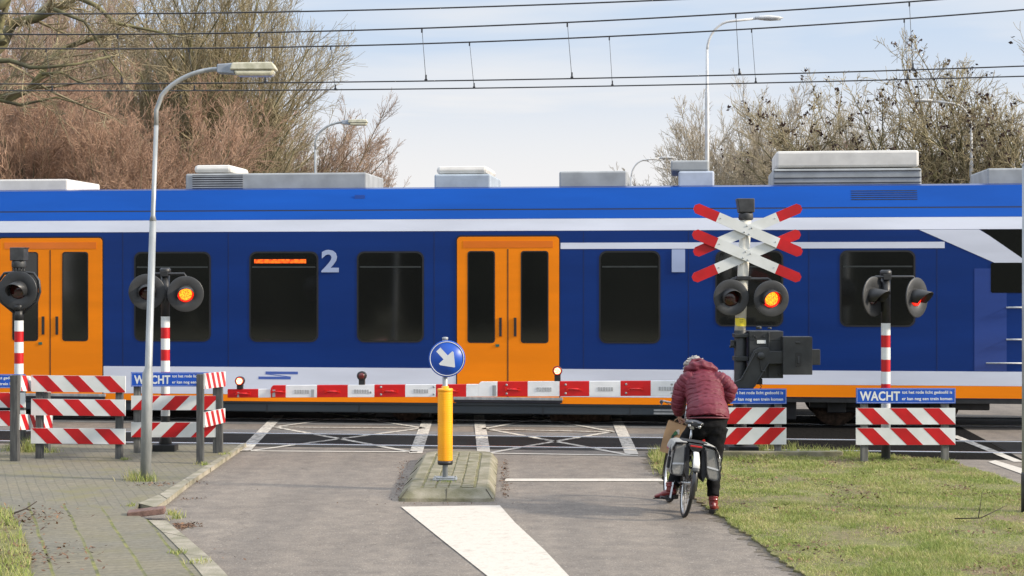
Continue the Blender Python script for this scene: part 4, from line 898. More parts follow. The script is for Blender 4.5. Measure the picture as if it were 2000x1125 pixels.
# ------------------------------------------------------------------ overhead line
M_wire = mat('wire_black', (.03, .03, .033), .5)
def wire_pts(pts, y0, n=40):
    xs, ys = zip(*pts); c = np.polyfit(xs, ys, min(3, len(pts) - 1)); out = []
    for i in range(n + 1):
        x = -350 + 2750 * i / n; u, z, p = tp(x, float(np.polyval(c, x)), 0, y0); out.append((u, 0, z))
    return out, c
def overhead(label, y0, mess, cont, drops, r):
    t = thing('overhead_line', label, 'overhead line', (0, y0, 0), (0, 0, -TA))
    P, cm = wire_pts(mess, y0); mb = MB(); mb.tube(P, r * 1.15, 6); obj('messenger_wire', mb, M_wire, t)
    if cont:
        P, cc = wire_pts(cont, y0); mb = MB(); mb.tube(P, r, 6); obj('contact_wire', mb, M_wire, t)
    for x0, x1 in drops:
        ua, za, _ = tp(x0, float(np.polyval(cm, x0)), 0, y0); ub, zb, _ = tp(x1, float(np.polyval(cc, x1)), 0, y0)
        mb = MB(); mb.tube([(ua, 0, za), (ua * .6 + ub * .4, 0, za * .6 + zb * .4), (ub, 0, zb)], .0042, 5)
        mb.box((ua, 0, za - .03), (.022, .022, .07)); mb.box((ub, 0, zb + .045), (.022, .022, .09)); mb.box((ub, 0, zb + .01), (.04, .03, .035)); obj('dropper', mb, M_wire, t)
overhead('higher pair of overhead wires with droppers, above the near track', T1Y, [(0, 67), (400, 65), (900, 53), (1200, 39), (1420, 27), (1770, 4)], [(0, 164), (500, 162), (900, 157), (1200, 152), (1600, 142), (2000, 129)],
    [(-60, -50), (230, 238), (506, 518), (824, 832), (1108, 1117), (1437, 1444), (1776, 1783)], .0098)
overhead('lower pair of overhead wires with droppers, directly above the train', T2Y, [(0, 95), (400, 93), (900, 84), (1200, 71), (1600, 47), (2000, 19)], [(0, 177), (500, 176), (900, 173), (1200, 168), (1600, 159), (2000, 149)],
    [(90, 102), (368, 380), (646, 655), (917, 926), (1190, 1196), (1468, 1476), (1766, 1773)], .0112)
overhead('single topmost overhead wire without droppers, crossing only the upper corner of sky', T1Y + 1.5, [(0, 26.5), (500, 24), (900, 14.5), (1300, 0)], None, [], .0105)
# ------------------------------------------------------------------ bare trees
def grow(P0, D0, L0, R0, n, K, wig, trop, rng, taper=.35):
    """n branches: (n,K,3) points and (n,K) radii"""
    P = np.zeros((n, K, 3)); P[:, 0] = P0; d = D0 / np.linalg.norm(D0, axis=1, keepdims=True); st = (L0 / (K - 1))[:, None]
    for k in range(1, K):
        d = d + rng.normal(0, wig, (n, 3)) + np.array([0, 0, trop]); d /= np.linalg.norm(d, axis=1, keepdims=True); P[:, k] = P[:, k-1] + d * st
    rr = R0[:, None] * np.linspace(1, taper, K)[None]; return P, rr
def spawn(P, rr, m, lo, hi, ang, lenf, radf, rng, minr, L):
    """m children on every branch"""
    n, K, _ = P.shape; t = rng.uniform(lo, hi, (n, m)); t[:, 0] = .985; f = t * (K - 1); i = np.minimum(f.astype(int), K - 2); w = (f - i)[..., None]
    a = np.take_along_axis(P, i[..., None].repeat(3, 2), 1); b = np.take_along_axis(P, (i + 1)[..., None].repeat(3, 2), 1)
    p = a * (1 - w) + b * w; tg = b - a; tg /= np.linalg.norm(tg, axis=2, keepdims=True) + 1e-9
    rv = rng.normal(0, 1, tg.shape); rv -= tg * (rv * tg).sum(2, keepdims=True); rv /= np.linalg.norm(rv, axis=2, keepdims=True) + 1e-9
    an = np.radians(rng.normal(ang, ang * .28, (n, m)))[..., None]; an[:, 0] *= .35
    d = tg * np.cos(an) + rv * np.sin(an); ra = np.take_along_axis(rr, i, 1) * radf; l = L[:, None] * lenf * (1.15 - .6 * t) * rng.uniform(.65, 1.25, (n, m))
    return p.reshape(-1, 3), d.reshape(-1, 3), l.ravel(), np.maximum(ra.ravel(), minr)
def tubes(P, rr, S):
    n, K, _ = P.shape; ax = P[:, -1] - P[:, 0]; ax /= np.linalg.norm(ax, axis=1, keepdims=True) + 1e-9
    ref = np.where(np.abs(ax[:, 2:3]) < .8, np.array([[0, 0, 1.]]), np.array([[1., 0, 0]])); a = np.cross(ax, ref); a /= np.linalg.norm(a, axis=1, keepdims=True); b = np.cross(ax, a)
    q = 2 * np.pi * np.arange(S) / S; c = a[:, None] * np.cos(q)[None, :, None] + b[:, None] * np.sin(q)[None, :, None]          # n,S,3
    V = P[:, :, None] + c[:, None] * rr[:, :, None, None]; V = V.reshape(-1, 3); base = (np.arange(n) * K * S)[:, None, None]
    k = np.arange(K - 1)[None, :, None] * S; j = np.arange(S)[None, None]; j2 = (j + 1) % S
    return V, np.stack([base + k + j, base + k + j2, base + k + S + j2, base + k + S + j], -1).reshape(-1, 4)
def join(parts):
    Vs, Qs, o = [], [], 0
    for V, Q in parts: Vs.append(V); Qs.append(Q + o); o += len(V)
    return np.concatenate(Vs), np.concatenate(Qs)
def bark(name, c1, c2, sc=3): return mat(name, c1, .9, .2, sc, col2=c2, bump=.3, bscale=30, island=.22, lo=.35, hi=.65)
B_olive = bark('olive_bark', (.2, .175, .1), (.12, .1, .065)); B_moss = bark('mossy_bark', (.21, .195, .09), (.1, .09, .055))
T_tan = bark('tan_twig', (.42, .31, .235), (.28, .2, .15), .6); T_red = bark('reddish_twig', (.43, .28, .195), (.3, .19, .13), .7); T_olive = bark('olive_twig', (.36, .305, .185), (.24, .2, .125), .6); T_grey = bark('grey_twig', (.4, .35, .27), (.28, .24, .18), .6)
def tree(name, label, cat, base, stems, levels, minr, mats, seed, group=None, seeds=0, S=3):
    """stems: list of (offset, direction, length, radius); levels: list of dicts m, lo, hi, ang, len, rad, wig, trop, K"""
    r = np.random.default_rng(seed); t = thing(name, label, cat, base, group=group)
    P0 = np.array([s[0] for s in stems], float); D0 = np.array([s[1] for s in stems], float); L = np.array([s[2] for s in stems], float); R0 = np.array([s[3] for s in stems], float)
    P, rr = grow(P0, D0, L, R0, len(stems), 9, levels[0].get('swig', .07), levels[0].get('strop', .03), r)
    trunk = [tubes(P, rr, 7)]; crown = []; tips = None
    for k, lv in enumerate(levels):
        p, d, l, ra = spawn(P, rr, lv['m'], lv.get('lo', .25), lv.get('hi', 1), lv.get('ang', 42), lv.get('len', .5), lv.get('rad', .55), r, minr, L)
        L = l; Kk = lv.get('K', 5); P, rr = grow(p, d, l, ra, len(p), Kk, lv.get('wig', .14), lv.get('trop', .06), r, .45)
        rr = np.maximum(rr, minr * .8); (trunk if k == 0 else crown).append(tubes(P, rr, 5 if k == 0 else S)); tips = P
    V, Q = join(trunk); o = obj('trunk', np_mesh('trunk', V, Q), mats[0], t)
    V, Q = join(crown); c = obj('crown', np_mesh('crown', V, Q), mats[1], t)
    if seeds:
        ends = tips[:, -1]; pick = r.choice(len(ends), min(seeds, len(ends)), replace=False); Vs = []; Qs = []; n = 0
        for e in ends[pick]:
            for _ in range(r.integers(3, 8)):
                c0 = e + r.normal(0, .05, 3); a = r.normal(0, 1, 3); a /= np.linalg.norm(a); b_ = np.cross(a, r.normal(0, 1, 3)); b_ /= np.linalg.norm(b_); s_ = r.uniform(.04, .08)
                Vs += [c0 - a * s_, c0 + b_ * s_ * .6, c0 + a * s_, c0 - b_ * s_ * .6]; Qs.append([n, n+1, n+2, n+3]); n += 4
        obj('seed_cluster', np_mesh('seed_cluster', np.array(Vs), np.array(Qs)), bark('seed_brown', (.06, .03, .022), (.03, .018, .015), 4), t)
    return t
def stems_fan(n, spread, L, r, seed, lean=(0, 0), base_r=.4):
    q = np.random.default_rng(seed); out = []
    for i in range(n):
        a = q.uniform(0, 6.28); s = spread * math.sqrt(q.uniform(0, 1)); out.append(((math.cos(a) * base_r * q.uniform(), math.sin(a) * base_r * q.uniform(), -.1), (math.cos(a) * s + lean[0], math.sin(a) * s * .8 + lean[1], 1), L * q.uniform(.75, 1.1), r * q.uniform(.7, 1.1)))
    return out
def at(px, d): return ((px - 1000) * d / F, d, 0)
fine = lambda m1, m2, m3, **k: [dict(m=m1, lo=.2, ang=32, len=.5, rad=.5, trop=.07, K=6, wig=.07, **k), dict(m=m2, lo=.15, ang=34, len=.46, rad=.55, trop=.06, K=5, wig=.09), dict(m=m3, lo=.1, ang=36, len=.5, rad=.65, trop=.05, K=4, wig=.11)]
# left: the old tree whose limbs reach in from the frame's edge
lim = [[(-150, 330), (-110, 250), (-80, 190), (-20, 192), (20, 190), (60, 172), (82, 145), (92, 118), (130, 92), (190, 72), (228, 62)],
       [(-60, 200), (-30, 120), (5, 85), (25, 45), (70, 36), (105, 18), (150, -6), (230, -40)],
       [(105, 18), (140, 32), (165, 42), (185, 70), (205, 105), (240, 150)], [(82, 145), (120, 142), (150, 158), (172, 164)], [(-30, 120), (20, 118), (60, 132), (95, 131), (150, 125), (215, 110)],
       [(150, -6), (190, 12), (225, 45), (260, 52), (300, 60), (350, 72)], [(5, 85), (-2, 60), (20, -10), (30, -60)], [(-40, 30), (10, 5), (30, -20)], [(-20, 192), (40, 205), (110, 190), (160, 205)]]
rl = [.13, .17, .045, .04, .06, .06, .1, .13, .04]
t = thing('bare_tree', 'old bare tree with thick mossy limbs reaching in from the frame edge', 'tree', at(-130, 34)); r = np.random.default_rng(5); bx_, by_ = t.location.x, t.location.y
tp_ = []; twP = []; 
mbt = MB(); mbt.tube([(0, 0, -.1), (.1, .1, 2.5), (.35, .2, 4.2), (.8, .2, 6.0), (1.0, .3, 8.5)], [.36, .3, .27, .22, .14], 12)
crown = []
for pts, ra in zip(lim, rl):
    d0 = r.uniform(33, 35); P = [wp(x, y, d0 + i * r.uniform(-.06, .12)) - t.location for i, (x, y) in enumerate(pts)]
    A = np.array([[tuple(p) for p in P]]); K = len(P); rr = ra * np.linspace(1, .35, K)[None]; mbt.tube(P, list(rr[0]), 8, cap=True)
    L = np.array([np.linalg.norm(np.diff(A[0], axis=0), axis=1).sum()])
    for lv in (dict(m=max(5, int(L[0] * 3)), len=.3, ang=48), dict(m=7, len=.5, ang=40), dict(m=7, len=.55, ang=38)):
        p, dd, l, q = spawn(A, rr, lv['m'], .1, 1, lv['ang'], lv['len'], .42, r, .0055, L); L = np.minimum(l, 1.9); A, rr = grow(p, dd, L, q, len(p), 5, .1, .05, r, .5); rr = np.maximum(rr, .005); crown.append(tubes(A, rr, 3))
obj('trunk', mbt, B_moss, t); V, Q = join(crown); obj('crown', np_mesh('crown', V, Q), T_olive, t)
TG = 'bare trees behind the railway'
for px, d, h, lab, sd_ in ((40, 50, 11.5, 'tall bare tree behind the reddish thicket nearest the frame edge', 1), (165, 53, 12.5, 'tall bare tree rising above the reddish thicket', 2), (262, 50, 12, 'tall bare tree just behind the mossy street lamp', 3)):
    tree('bare_tree', lab, 'tree', at(px, d), stems_fan(7, .24, h * .85, .13, sd_), fine(16, 13, 11), .0062, (B_olive, T_tan), sd_, TG)
tree('bare_tree', 'broad bushy bare tree with many leaning olive stems beside the open sky', 'tree', at(345, 46), stems_fan(12, .36, 10.0, .12, 21, (.1, 0), .9), fine(16, 13, 11, strop=.03, swig=.05),   .006, (B_moss, T_olive), 22, TG)
tree('bare_tree', 'bare tree with fine pinkish twigs sloping down towards the open sky', 'tree', at(455, 50), stems_fan(12, .42, 7.0, .09, 31, (.15, 0), 1.0), fine(16, 13, 11),   .006, (B_olive, T_tan), 32, TG)
tree('bare_tree', 'low wide bare tree ending the row next to the yellowed lantern', 'tree', at(575, 54), stems_fan(14, .5, 5.3, .07, 41, (.2, 0), 1.3), fine(14, 12, 9),   .006, (B_olive, T_tan), 42, TG)
SG = 'bare shrubs behind the train'
for px, d, h, lab, sd_ in ((-10, 40, 5.3, 'reddish bare shrub at the frame edge under the mossy limbs', 51), (110, 41, 5.6, 'reddish bare shrub below the tall bare trees', 52), (225, 40, 5.2, 'reddish bare shrub just beside the mossy street lamp pole', 53), (330, 43, 3.3, 'brown bare shrub at the foot of the broad olive tree', 54), (470, 43, 2.7, 'low brown shrub in front of the olive tree above the grey roof box', 55), (575, 45, 2.9, 'low brown shrub at the foot of the yellowed lantern pole', 56)):
    tree('bare_shrub', lab, 'shrub', at(px, d), stems_fan(24, .45, h * 1.12, .035, sd_, (.08, 0), 1.1), [dict(m=12, lo=.15, ang=30, len=.45, rad=.5, trop=.12, K=5, swig=.09), dict(m=12, lo=.15, ang=34, len=.5, rad=.6, trop=.08, K=4), dict(m=9, lo=.15, ang=36, len=.5, rad=.7, trop=.05, K=3)], .0058, (B_olive, T_red if sd_ < 54 else T_tan), sd_, SG)
# right: the seed-laden pair, pale trees beyond
ash = lambda: [dict(m=11, lo=.3, ang=42, len=.5, rad=.6, trop=.03, K=6, swig=.09, wig=.13), dict(m=10, lo=.25, ang=44, len=.52, rad=.65, trop=.05, K=5, wig=.16), dict(m=8, lo=.2, ang=44, len=.5, rad=.75, trop=.06, K=4, wig=.18)]
tree('seed_tree', 'spreading bare tree hung with dark seed clusters above the white roof box', 'tree', at(1735, 46), stems_fan(17, .66, 6.3, .085, 61, (-.12, 0), .8), ash(), .0085, (B_moss, T_olive), 62, 'seed-laden bare trees', 900)
tree('seed_tree', 'upright bare tree with dark seed clusters at the frame edge behind the pale lamp', 'tree', at(1940, 45), stems_fan(13, .55, 7.0, .11, 71, (.04, 0), .5), ash(), .0085, (B_moss, T_olive), 72, 'seed-laden bare trees', 420)
PG = 'pale bare trees in the distance'
for px, d, h, w, lab, sd_ in ((1310, 72, 6.0, .42, 'low pale bare tree beside the small distant lamp', 81), (1400, 70, 8.3, .24, 'pale bare tree just behind the tallest lamp post', 82), (1450, 74, 7.6, .3, 'pale bare tree between the tallest lamp and the seed trees', 83), (1515, 72, 9.2, .2, 'tall narrow pale bare tree next to the seed tree', 84), (1575, 76, 8.6, .26, 'pale bare tree half hidden behind the seed tree', 85), (770, 80, 5.4, .5, 'small distant bare tree at the low end of the row', 86)):
    tree('bare_tree', lab, 'tree', at(px, d), stems_fan(9, w, h * .98, .08, sd_, (0, 0), .7), fine(12, 10, 8), .0088, (bark('grey_bark', (.2, .185, .14), (.13, .115, .085)), T_grey), sd_, PG)
for px, d, h, lab, sd_ in ((1960, 60, 5.6, 'purplish bare shrub low behind the upright seed tree', 91), (1830, 64, 7.2, 'purplish bare tree filling in behind the pale lamp', 92)):
    tree('bare_shrub', lab, 'shrub', at(px, d), stems_fan(12, .5, h * .85, .05, sd_, (0, 0), 1.4), fine(14, 12, 9), .0095, (B_olive, bark('purple_twig', (.3, .2, .165), (.2, .135, .11), .6)), sd_, 'purplish bare shrubs')
# the wood behind the photographer, which darkens the windows of the train
hb = MB(); q = random.Random(3)
for i in range(70):
    x = -34 + i * 1.0; hb.ball((x, -26 + q.uniform(-3, 3), q.uniform(1.5, 4.5)), (q.uniform(1.2, 2.2), q.uniform(1, 2), q.uniform(2, 4.2)), 8, 6)
tag(obj('wood', hb, mat('wood_green', (.035, .042, .02), .95, .3, 1.2, bump=1, bscale=5)), kind='stuff')

# ------------------------------------------------------------------ grass, weeds, fallen leaves
def inside(poly, x, y):
    c = np.zeros(len(x), bool); n = len(poly); j = n - 1
    for i in range(n):
        xi, yi = poly[i]; xj, yj = poly[j]; k = ((yi > y) != (yj > y)) & (x < (xj - xi) * (y - yi) / (yj - yi + 1e-12) + xi); c ^= k; j = i
    return c
def vnoise(x, y, s, seed):
    r = np.random.default_rng(seed); G = r.random((64, 64)); u, v = (x * s) % 64, (y * s) % 64; i, j = u.astype(int) % 64, v.astype(int) % 64; fu, fv = u % 1, v % 1; fu = fu * fu * (3 - 2 * fu); fv = fv * fv * (3 - 2 * fv)
    return (G[i, j] * (1 - fu) + G[(i+1) % 64, j] * fu) * (1 - fv) + (G[i, (j+1) % 64] * (1 - fu) + G[(i+1) % 64, (j+1) % 64] * fu) * fv
def blades(x, y, z, h, w, r, lean=1.0):
    n = len(x); a = r.uniform(0, 6.28, n); b = r.uniform(0, 6.28, n); dx, dy = np.cos(a) * w, np.sin(a) * w; lx, ly = np.cos(b) * h * lean * r.uniform(.2, 1.4, n), np.sin(b) * h * lean * r.uniform(.2, 1.4, n)
    V = np.stack([np.stack([x - dx, y - dy, z], 1), np.stack([x + dx, y + dy, z], 1), np.stack([x + lx * .4 + dx * .7, y + ly * .4 + dy * .7, z + h * .6], 1), np.stack([x + lx * .4 - dx * .7, y + ly * .4 - dy * .7, z + h * .6], 1),
                  np.stack([x + lx + dx * .1, y + ly + dy * .1, z + h], 1), np.stack([x + lx - dx * .1, y + ly - dy * .1, z + h], 1)], 1).reshape(-1, 3)
    o = (np.arange(n) * 6)[:, None]; return V, np.concatenate([o + np.array([[0, 1, 2, 3]]), o + np.array([[3, 2, 4, 5]])])
def grass_mat(name, stops):
    m, N, L, p = nodes_mat(name); p.inputs['Roughness'].default_value = .6; p.inputs['Specular IOR Level'].default_value = .25
    g = N.new('ShaderNodeNewGeometry'); tc = N.new('ShaderNodeTexCoord'); nz = noise(N, L, tc.outputs['Object'], 1.8, 4)
    ad = N.new('ShaderNodeMath'); ad.operation = 'MULTIPLY_ADD'; ad.inputs[1].default_value = .55; L.new(g.outputs['Random Per Island'], ad.inputs[0])
    sc = N.new('ShaderNodeMath'); sc.operation = 'MULTIPLY_ADD'; sc.inputs[1].default_value = 1.1; sc.inputs[2].default_value = -.32; L.new(nz, sc.inputs[0]); L.new(sc.outputs[0], ad.inputs[2])
    c = ramp(N, L, ad.outputs[0], stops); L.new(c, p.inputs['Base Color'])
    tr_ = N.new('ShaderNodeBsdfTranslucent'); L.new(c, tr_.inputs[0]); ms = N.new('ShaderNodeMixShader'); ms.inputs[0].default_value = .3; L.new(p.outputs[0], ms.inputs[1]); L.new(tr_.outputs[0], ms.inputs[2]); L.new(ms.outputs[0], N['Material Output'].inputs[0]); return m
M_grass = grass_mat('grass_blades', [(.08, (.14, .2, .045)), (.36, (.25, .31, .08)), (.6, (.36, .375, .135)), (.88, (.54, .46, .25))])
r = np.random.default_rng(8); poly = [(p.x, p.y) for p in VR]
N_ = 330000; y = 11.5 + (r.random(N_) ** 1.25) * 10; x = r.uniform(.9, 7.6, N_); k = inside(poly, x, y) & (x < .34 * y + .3); x, y = x[k], y[k]
cl = vnoise(x, y, 2.1, 1) * .6 + vnoise(x, y, 6, 2) * .4; k = cl > r.uniform(.12, .62, len(x)); x, y, cl = x[k], y[k], cl[k]
edge = np.minimum(1, np.maximum(.3, (y - 18.5) / 2.2)); h = (.010 + .033 * cl ** 1.5) * r.uniform(.6, 1.5, len(x)); h *= 1 + 1.0 * np.clip((y - 19.6) / 1.2, 0, 1)
V1 = blades(x, y, np.full(len(x), VZ - .005), h, .0032 * r.uniform(.7, 1.4, len(x)) * (y / 14), r)
polyL = [(p.x, p.y) for p in VL]; n2 = 15000; x = r.uniform(-6.5, -3.6, n2); y = r.uniform(11.5, 16.8, n2); k = inside(polyL, x, y); x, y = x[k], y[k]; cl = vnoise(x, y, 3, 3); k = cl > .3; x, y, cl = x[k], y[k], cl[k]
V2 = blades(x, y, np.full(len(x), PZ + .025), (.03 + .05 * cl) * r.uniform(.5, 1.4, len(x)), .0036 * np.ones(len(x)), r, .7)
V, Q = join([V1, V2]); tag(obj('grass', np_mesh('grass', V, Q), M_grass), kind='stuff')
# weeds at post feet and along the kerbs: separate tufts
tuft = []
def add_tuft(px, py, z, n, s, h): 
    p = gp(px, py, z); tuft.append(blades(p.x + r.normal(0, s, n), p.y + r.normal(0, s, n), np.full(n, z - .005), h * r.uniform(.4, 1.2, n), .004 * np.ones(n), r, .6))
for a in ((55, 882, .12, .2), (30, 880, .12, .12), (100, 884, .1, .08), (265, 938, .14, .13), (290, 940, .07, .1), (345, 1012, .08, .07), (335, 1005, .06, .06), (1300, 905, .16, .2), (1290, 890, .12, .14), (1310, 925, .16, .16), (385, 1100, .1, .05), (350, 1080, .08, .04), (440, 888, .08, .04), (395, 908, .07, .05), (245, 898, .07, .04), (1545, 886, .2, .16), (1490, 885, .2, .17), (1600, 887, .2, .12), (1660, 889, .2, .12), (255, 988, .06, .04), (870, 942, .09, .035), (1440, 885, .1, .14)): add_tuft(a[0], a[1], (PZ if a[0] < 700 else .12 if a[0] < 1000 else VZ) , 150 if a[2] > .1 else 60, a[2] * .55, a[3])
V, Q = join(tuft); tag(obj('weeds', np_mesh('weeds', V, Q), M_grass), kind='stuff')
# dead leaves
lv = []
def leaf(x, y, z, s): 
    n = len(x); a = r.uniform(0, 6.28, n); ti = r.normal(0, .35, (n, 2)); u = np.stack([np.cos(a), np.sin(a), ti[:, 0]], 1) * s[:, None]; w = np.stack([-np.sin(a), np.cos(a), ti[:, 1]], 1) * (s * r.uniform(.35, .6, n))[:, None]; c = np.stack([x, y, z + s * .3], 1)
    V = np.stack([c - u, c - w * .9 + u * .1, c + u, c + w + u * .1], 1).reshape(-1, 3); lv.append((V, (np.arange(n) * 4)[:, None] + np.array([[0, 1, 2, 3]])))
n = 15000; y = r.uniform(11.8, 21, n); x = r.uniform(.9, 7, n); k = inside(poly, x, y) & (vnoise(x, y, 1.6, 9) + .35 * (vnoise(x, y, 5, 19) - .5) > .6 - .12 * (y < 14)); x, y = x[k], y[k]; leaf(x, y, np.full(len(x), VZ + .01), r.uniform(.007, .026, len(x)))
def scatter(px, py, n, sx, sy, z, s): 
    p = gp(px, py, z); leaf(p.x + r.normal(0, sx, n), p.y + r.normal(0, sy, n), np.full(n, z), r.uniform(*s, n))
for yy in range(905, 975, 10): scatter(986, yy, 34, .03, .2, .003, (.008, .022)); scatter(792 - (yy - 905) * .25, yy, 26, .035, .2, .003, (.008, .02))
scatter(356, 1028, 150, .07, .1, .004, (.01, .03)); scatter(320, 945, 50, .16, .06, PZ, (.008, .02)); scatter(300, 948, 40, .2, .05, PZ, (.008, .02)); scatter(18, 1015, 320, .3, .4, PZ + .03, (.012, .03)); scatter(40, 1090, 320, .28, .4, PZ + .03, (.012, .03)); scatter(360, 975, 30, .12, .1, .003, (.01, .022)); scatter(380, 945, 24, .1, .1, .003, (.01, .02)); scatter(640, 1030, 14, 1.2, 1.5, .003, (.006, .014)); scatter(1150, 1050, 10, .9, 1.2, .003, (.006, .012)); scatter(440, 1070, 16, .3, .6, .003, (.008, .02)); scatter(866, 984, 40, .4, .03, .003, (.006, .016)); scatter(842, 1083, 1, .001, .001, .004, (.03, .031))
V, Q = join(lv); tag(obj('fallen_leaves', np_mesh('fallen_leaves', V, Q), mat('dead_leaf', (.17, .095, .05), .85, .3, 5, col2=(.08, .042, .025), island=.5)), kind='stuff')
mb = MB(); p = gp(72, 1003, PZ); mb.tube([(p.x - .2, p.y - .2, PZ + .02), (p.x - .08, p.y - .1, PZ + .06), (p.x, p.y, PZ + .12)], [.009, .008, .005], 6); mb.tube([(p.x - .08, p.y - .1, PZ + .06), (p.x - .02, p.y - .12, PZ + .05)], .005, 5)
tag(obj('twig', mb, mat('dead_wood', (.05, .038, .028), .9)), 'dark dead twig poking from the grass corner onto the pavement', 'twig')
mb = MB(); p = gp(1915, 1022, VZ); mb.tube([p + Vector((-.22, .1, .03)), p + Vector((0, 0, .05)), p + Vector((.3, .15, .15))], [.006, .006, .003], 5); mb.tube([p + Vector((-.02, 0, .05)), p + Vector((.05, .1, .3))], [.005, .002], 5)
tag(obj('twig', mb, MATS['dead_wood']), 'thin dead branch lying on the verge near the steel post', 'twig')
# ------------------------------------------------------------------ bicycle (local y forward, z up, leaning to the right)
M_bk = mat('bike_black_paint', (.02, .02, .022), .3, .1, 8, coat=.5); M_tyre = mat('tyre_rubber', (.02, .02, .02), .75, .2, 30); M_alu = mat('bare_aluminium', (.62, .63, .64), .28, .08, 20, metal=.8)
M_sad = mat('saddle_vinyl', (.05, .055, .065), .3, .1, 10, coat=.4); M_tail = mat('tail_light_red', (.45, .006, .006), .2, .08, 30, coat=.8)
bk = thing('bicycle', 'black city bicycle leaning under the rider, seen from behind with its red tail light', 'bicycle', (1.70, 15.45, 0), (0, R(8.5), R(1.5)))
WR = .345
def wheel(parent, yc, xc=0, yaw=0):
    w = bpy.data.objects.new('wheel', None); COL.objects.link(w); w.parent = parent; w.location = (xc, yc, WR); w.rotation_euler = (0, 0, yaw)
    q = Matrix.Rotation(R(90), 4, 'Y'); mb = MB(); mb.M = q; n = 56; vs = []
    for i in range(n):
        a = 2 * math.pi * i / n
        for j in range(10): b = 2 * math.pi * j / 10; rr = WR - .018 + .018 * math.cos(b); vs.append((rr * math.cos(a), rr * math.sin(a), .019 * math.sin(b)))
    mb.add(vs, [(i*10 + j, ((i+1) % n)*10 + j, ((i+1) % n)*10 + (j+1) % 10, i*10 + (j+1) % 10) for i in range(n) for j in range(10)], 0, True); obj('tyre', mb, M_tyre, w)
    mb = MB(); mb.M = q; vs = []
    for i in range(n):
        a = 2 * math.pi * i / n
        for rr, zz in ((WR - .03, .012), (WR - .045, .011), (WR - .05, 0), (WR - .045, -.011), (WR - .03, -.012)): vs.append((rr * math.cos(a), rr * math.sin(a), zz))
    mb.add(vs, [(i*5 + j, ((i+1) % n)*5 + j, ((i+1) % n)*5 + (j+1) % 5, i*5 + (j+1) % 5) for i in range(n) for j in range(5)], 0, True); obj('rim', mb, M_alu, w)
    mb = MB(); mb.M = q
    for i in range(32):
        a = 2 * math.pi * i / 32; s_ = 1 if i % 2 else -1; b = a + (.5 if i % 4 < 2 else -.5); mb.tube([(.028 * math.cos(b), .028 * math.sin(b), .03 * s_), ((WR - .045) * math.cos(a), (WR - .045) * math.sin(a), 0)], .0014, 4, cap=False)
    obj('spoke', mb, M_alu, w); mb = MB(); mb.M = q; mb.tube([(0, 0, -.05), (0, 0, .05)], .02, 12); mb.tube([(0, 0, -.07), (0, 0, .07)], .008, 8); obj('hub', mb, M_alu, w)
    mb = MB(); vs = []; a0, a1 = (-18, 205) if yc < .5 else (20, 205)
    for i in range(29):
        a = R(a0 + (a1 - a0) * i / 28)
        for xx, dr in ((-.028, -.012), (-.02, .002), (0, .007), (.02, .002), (.028, -.012)): rr = WR + .018 + dr; vs.append((xx, -rr * math.cos(a), rr * math.sin(a)))
    mb.add(vs, [(i*5 + j, i*5 + j + 1, (i+1)*5 + j + 1, (i+1)*5 + j) for i in range(28) for j in range(4)], 0, True); f = obj('mudguard', mb, M_bk, w); sol = f.modifiers.new('t', 'SOLIDIFY'); sol.thickness = .002
    return w
wheel(bk, 0); wheel(bk, 1.04, -.02, R(5))
mb = MB(); BB = (0, .46, .28); ST = (0, .30, .66); HT0, HT1 = (0, .86, .62), (0, .82, .82)
mb.tube([BB, ST], .016, 12); mb.tube([HT0, HT1], .019, 12); mb.tube([(0, .85, .66), (0, .62, .42), BB], .019, 12); mb.tube([(0, .83, .76), (0, .55, .52), (0, .375, .48)], .014, 12)
for s_ in (-1, 1): mb.tube([(s_*.03, .44, .28), (s_*.055, .2, .31), (s_*.06, 0, WR)], .009, 8); mb.tube([(s_*.02, .31, .63), (s_*.05, .12, .47), (s_*.06, 0, WR)], .008, 8); mb.tube([(s_*.045, .88, .56), (s_*.05, .93, .45), (s_*.05, 1.04, WR)], .011, 8)
mb.tube([(-.05, .88, .58), (.05, .88, .58)], .014, 8); obj('frame', mb, M_bk, bk)
mb = MB(); mb.tube([ST, (0, .27, .87)], .0135, 12); obj('seat_post', mb, M_alu, bk)
mb = MB(); mb.tube([(0, .13, .925), (0, .15, .93), (0, .2, .925), (0, .27, .92), (0, .36, .918), (0, .43, .905)], [(.02, .06), (.033, .092), (.035, .1), (.03, .07), (.022, .035), (.012, .018)], 18, side=(0, 0, 1)); mb.ball((-.05, .16, .935), (.045, .05, .02)); mb.ball((.05, .16, .935), (.045, .05, .02)); sd_o = obj('saddle', mb, M_sad, bk)
mb = MB(); mb.tube([(-.025, .16, .89), (-.025, .33, .885)], .004, 6); mb.tube([(.025, .16, .89), (.025, .33, .885)], .004, 6); mb.box((0, .265, .875), (.05, .04, .03)); mb.ball((-.05, .15, .9), (.018, .018, .02)); mb.ball((.05, .15, .9), (.018, .018, .02)); obj('saddle_rail', mb, M_alu, sd_o)
mb = MB(); mb.tube([(0, .83, .8), (0, .80, 1.0)], .013, 10); mb.tube([(0, .80, 1.0), (0, .86, 1.04)], .014, 10); obj('stem', mb, M_alu, bk)
mb = MB(); HB = [(-.30, .64, 1.06), (-.29, .72, 1.065), (-.25, .82, 1.065), (-.12, .87, 1.05), (0, .865, 1.04), (.12, .87, 1.05), (.25, .82, 1.065), (.29, .72, 1.065), (.30, .64, 1.06)]; mb.tube(HB, .011, 10); hb_ = obj('handlebar', mb, M_alu, bk)
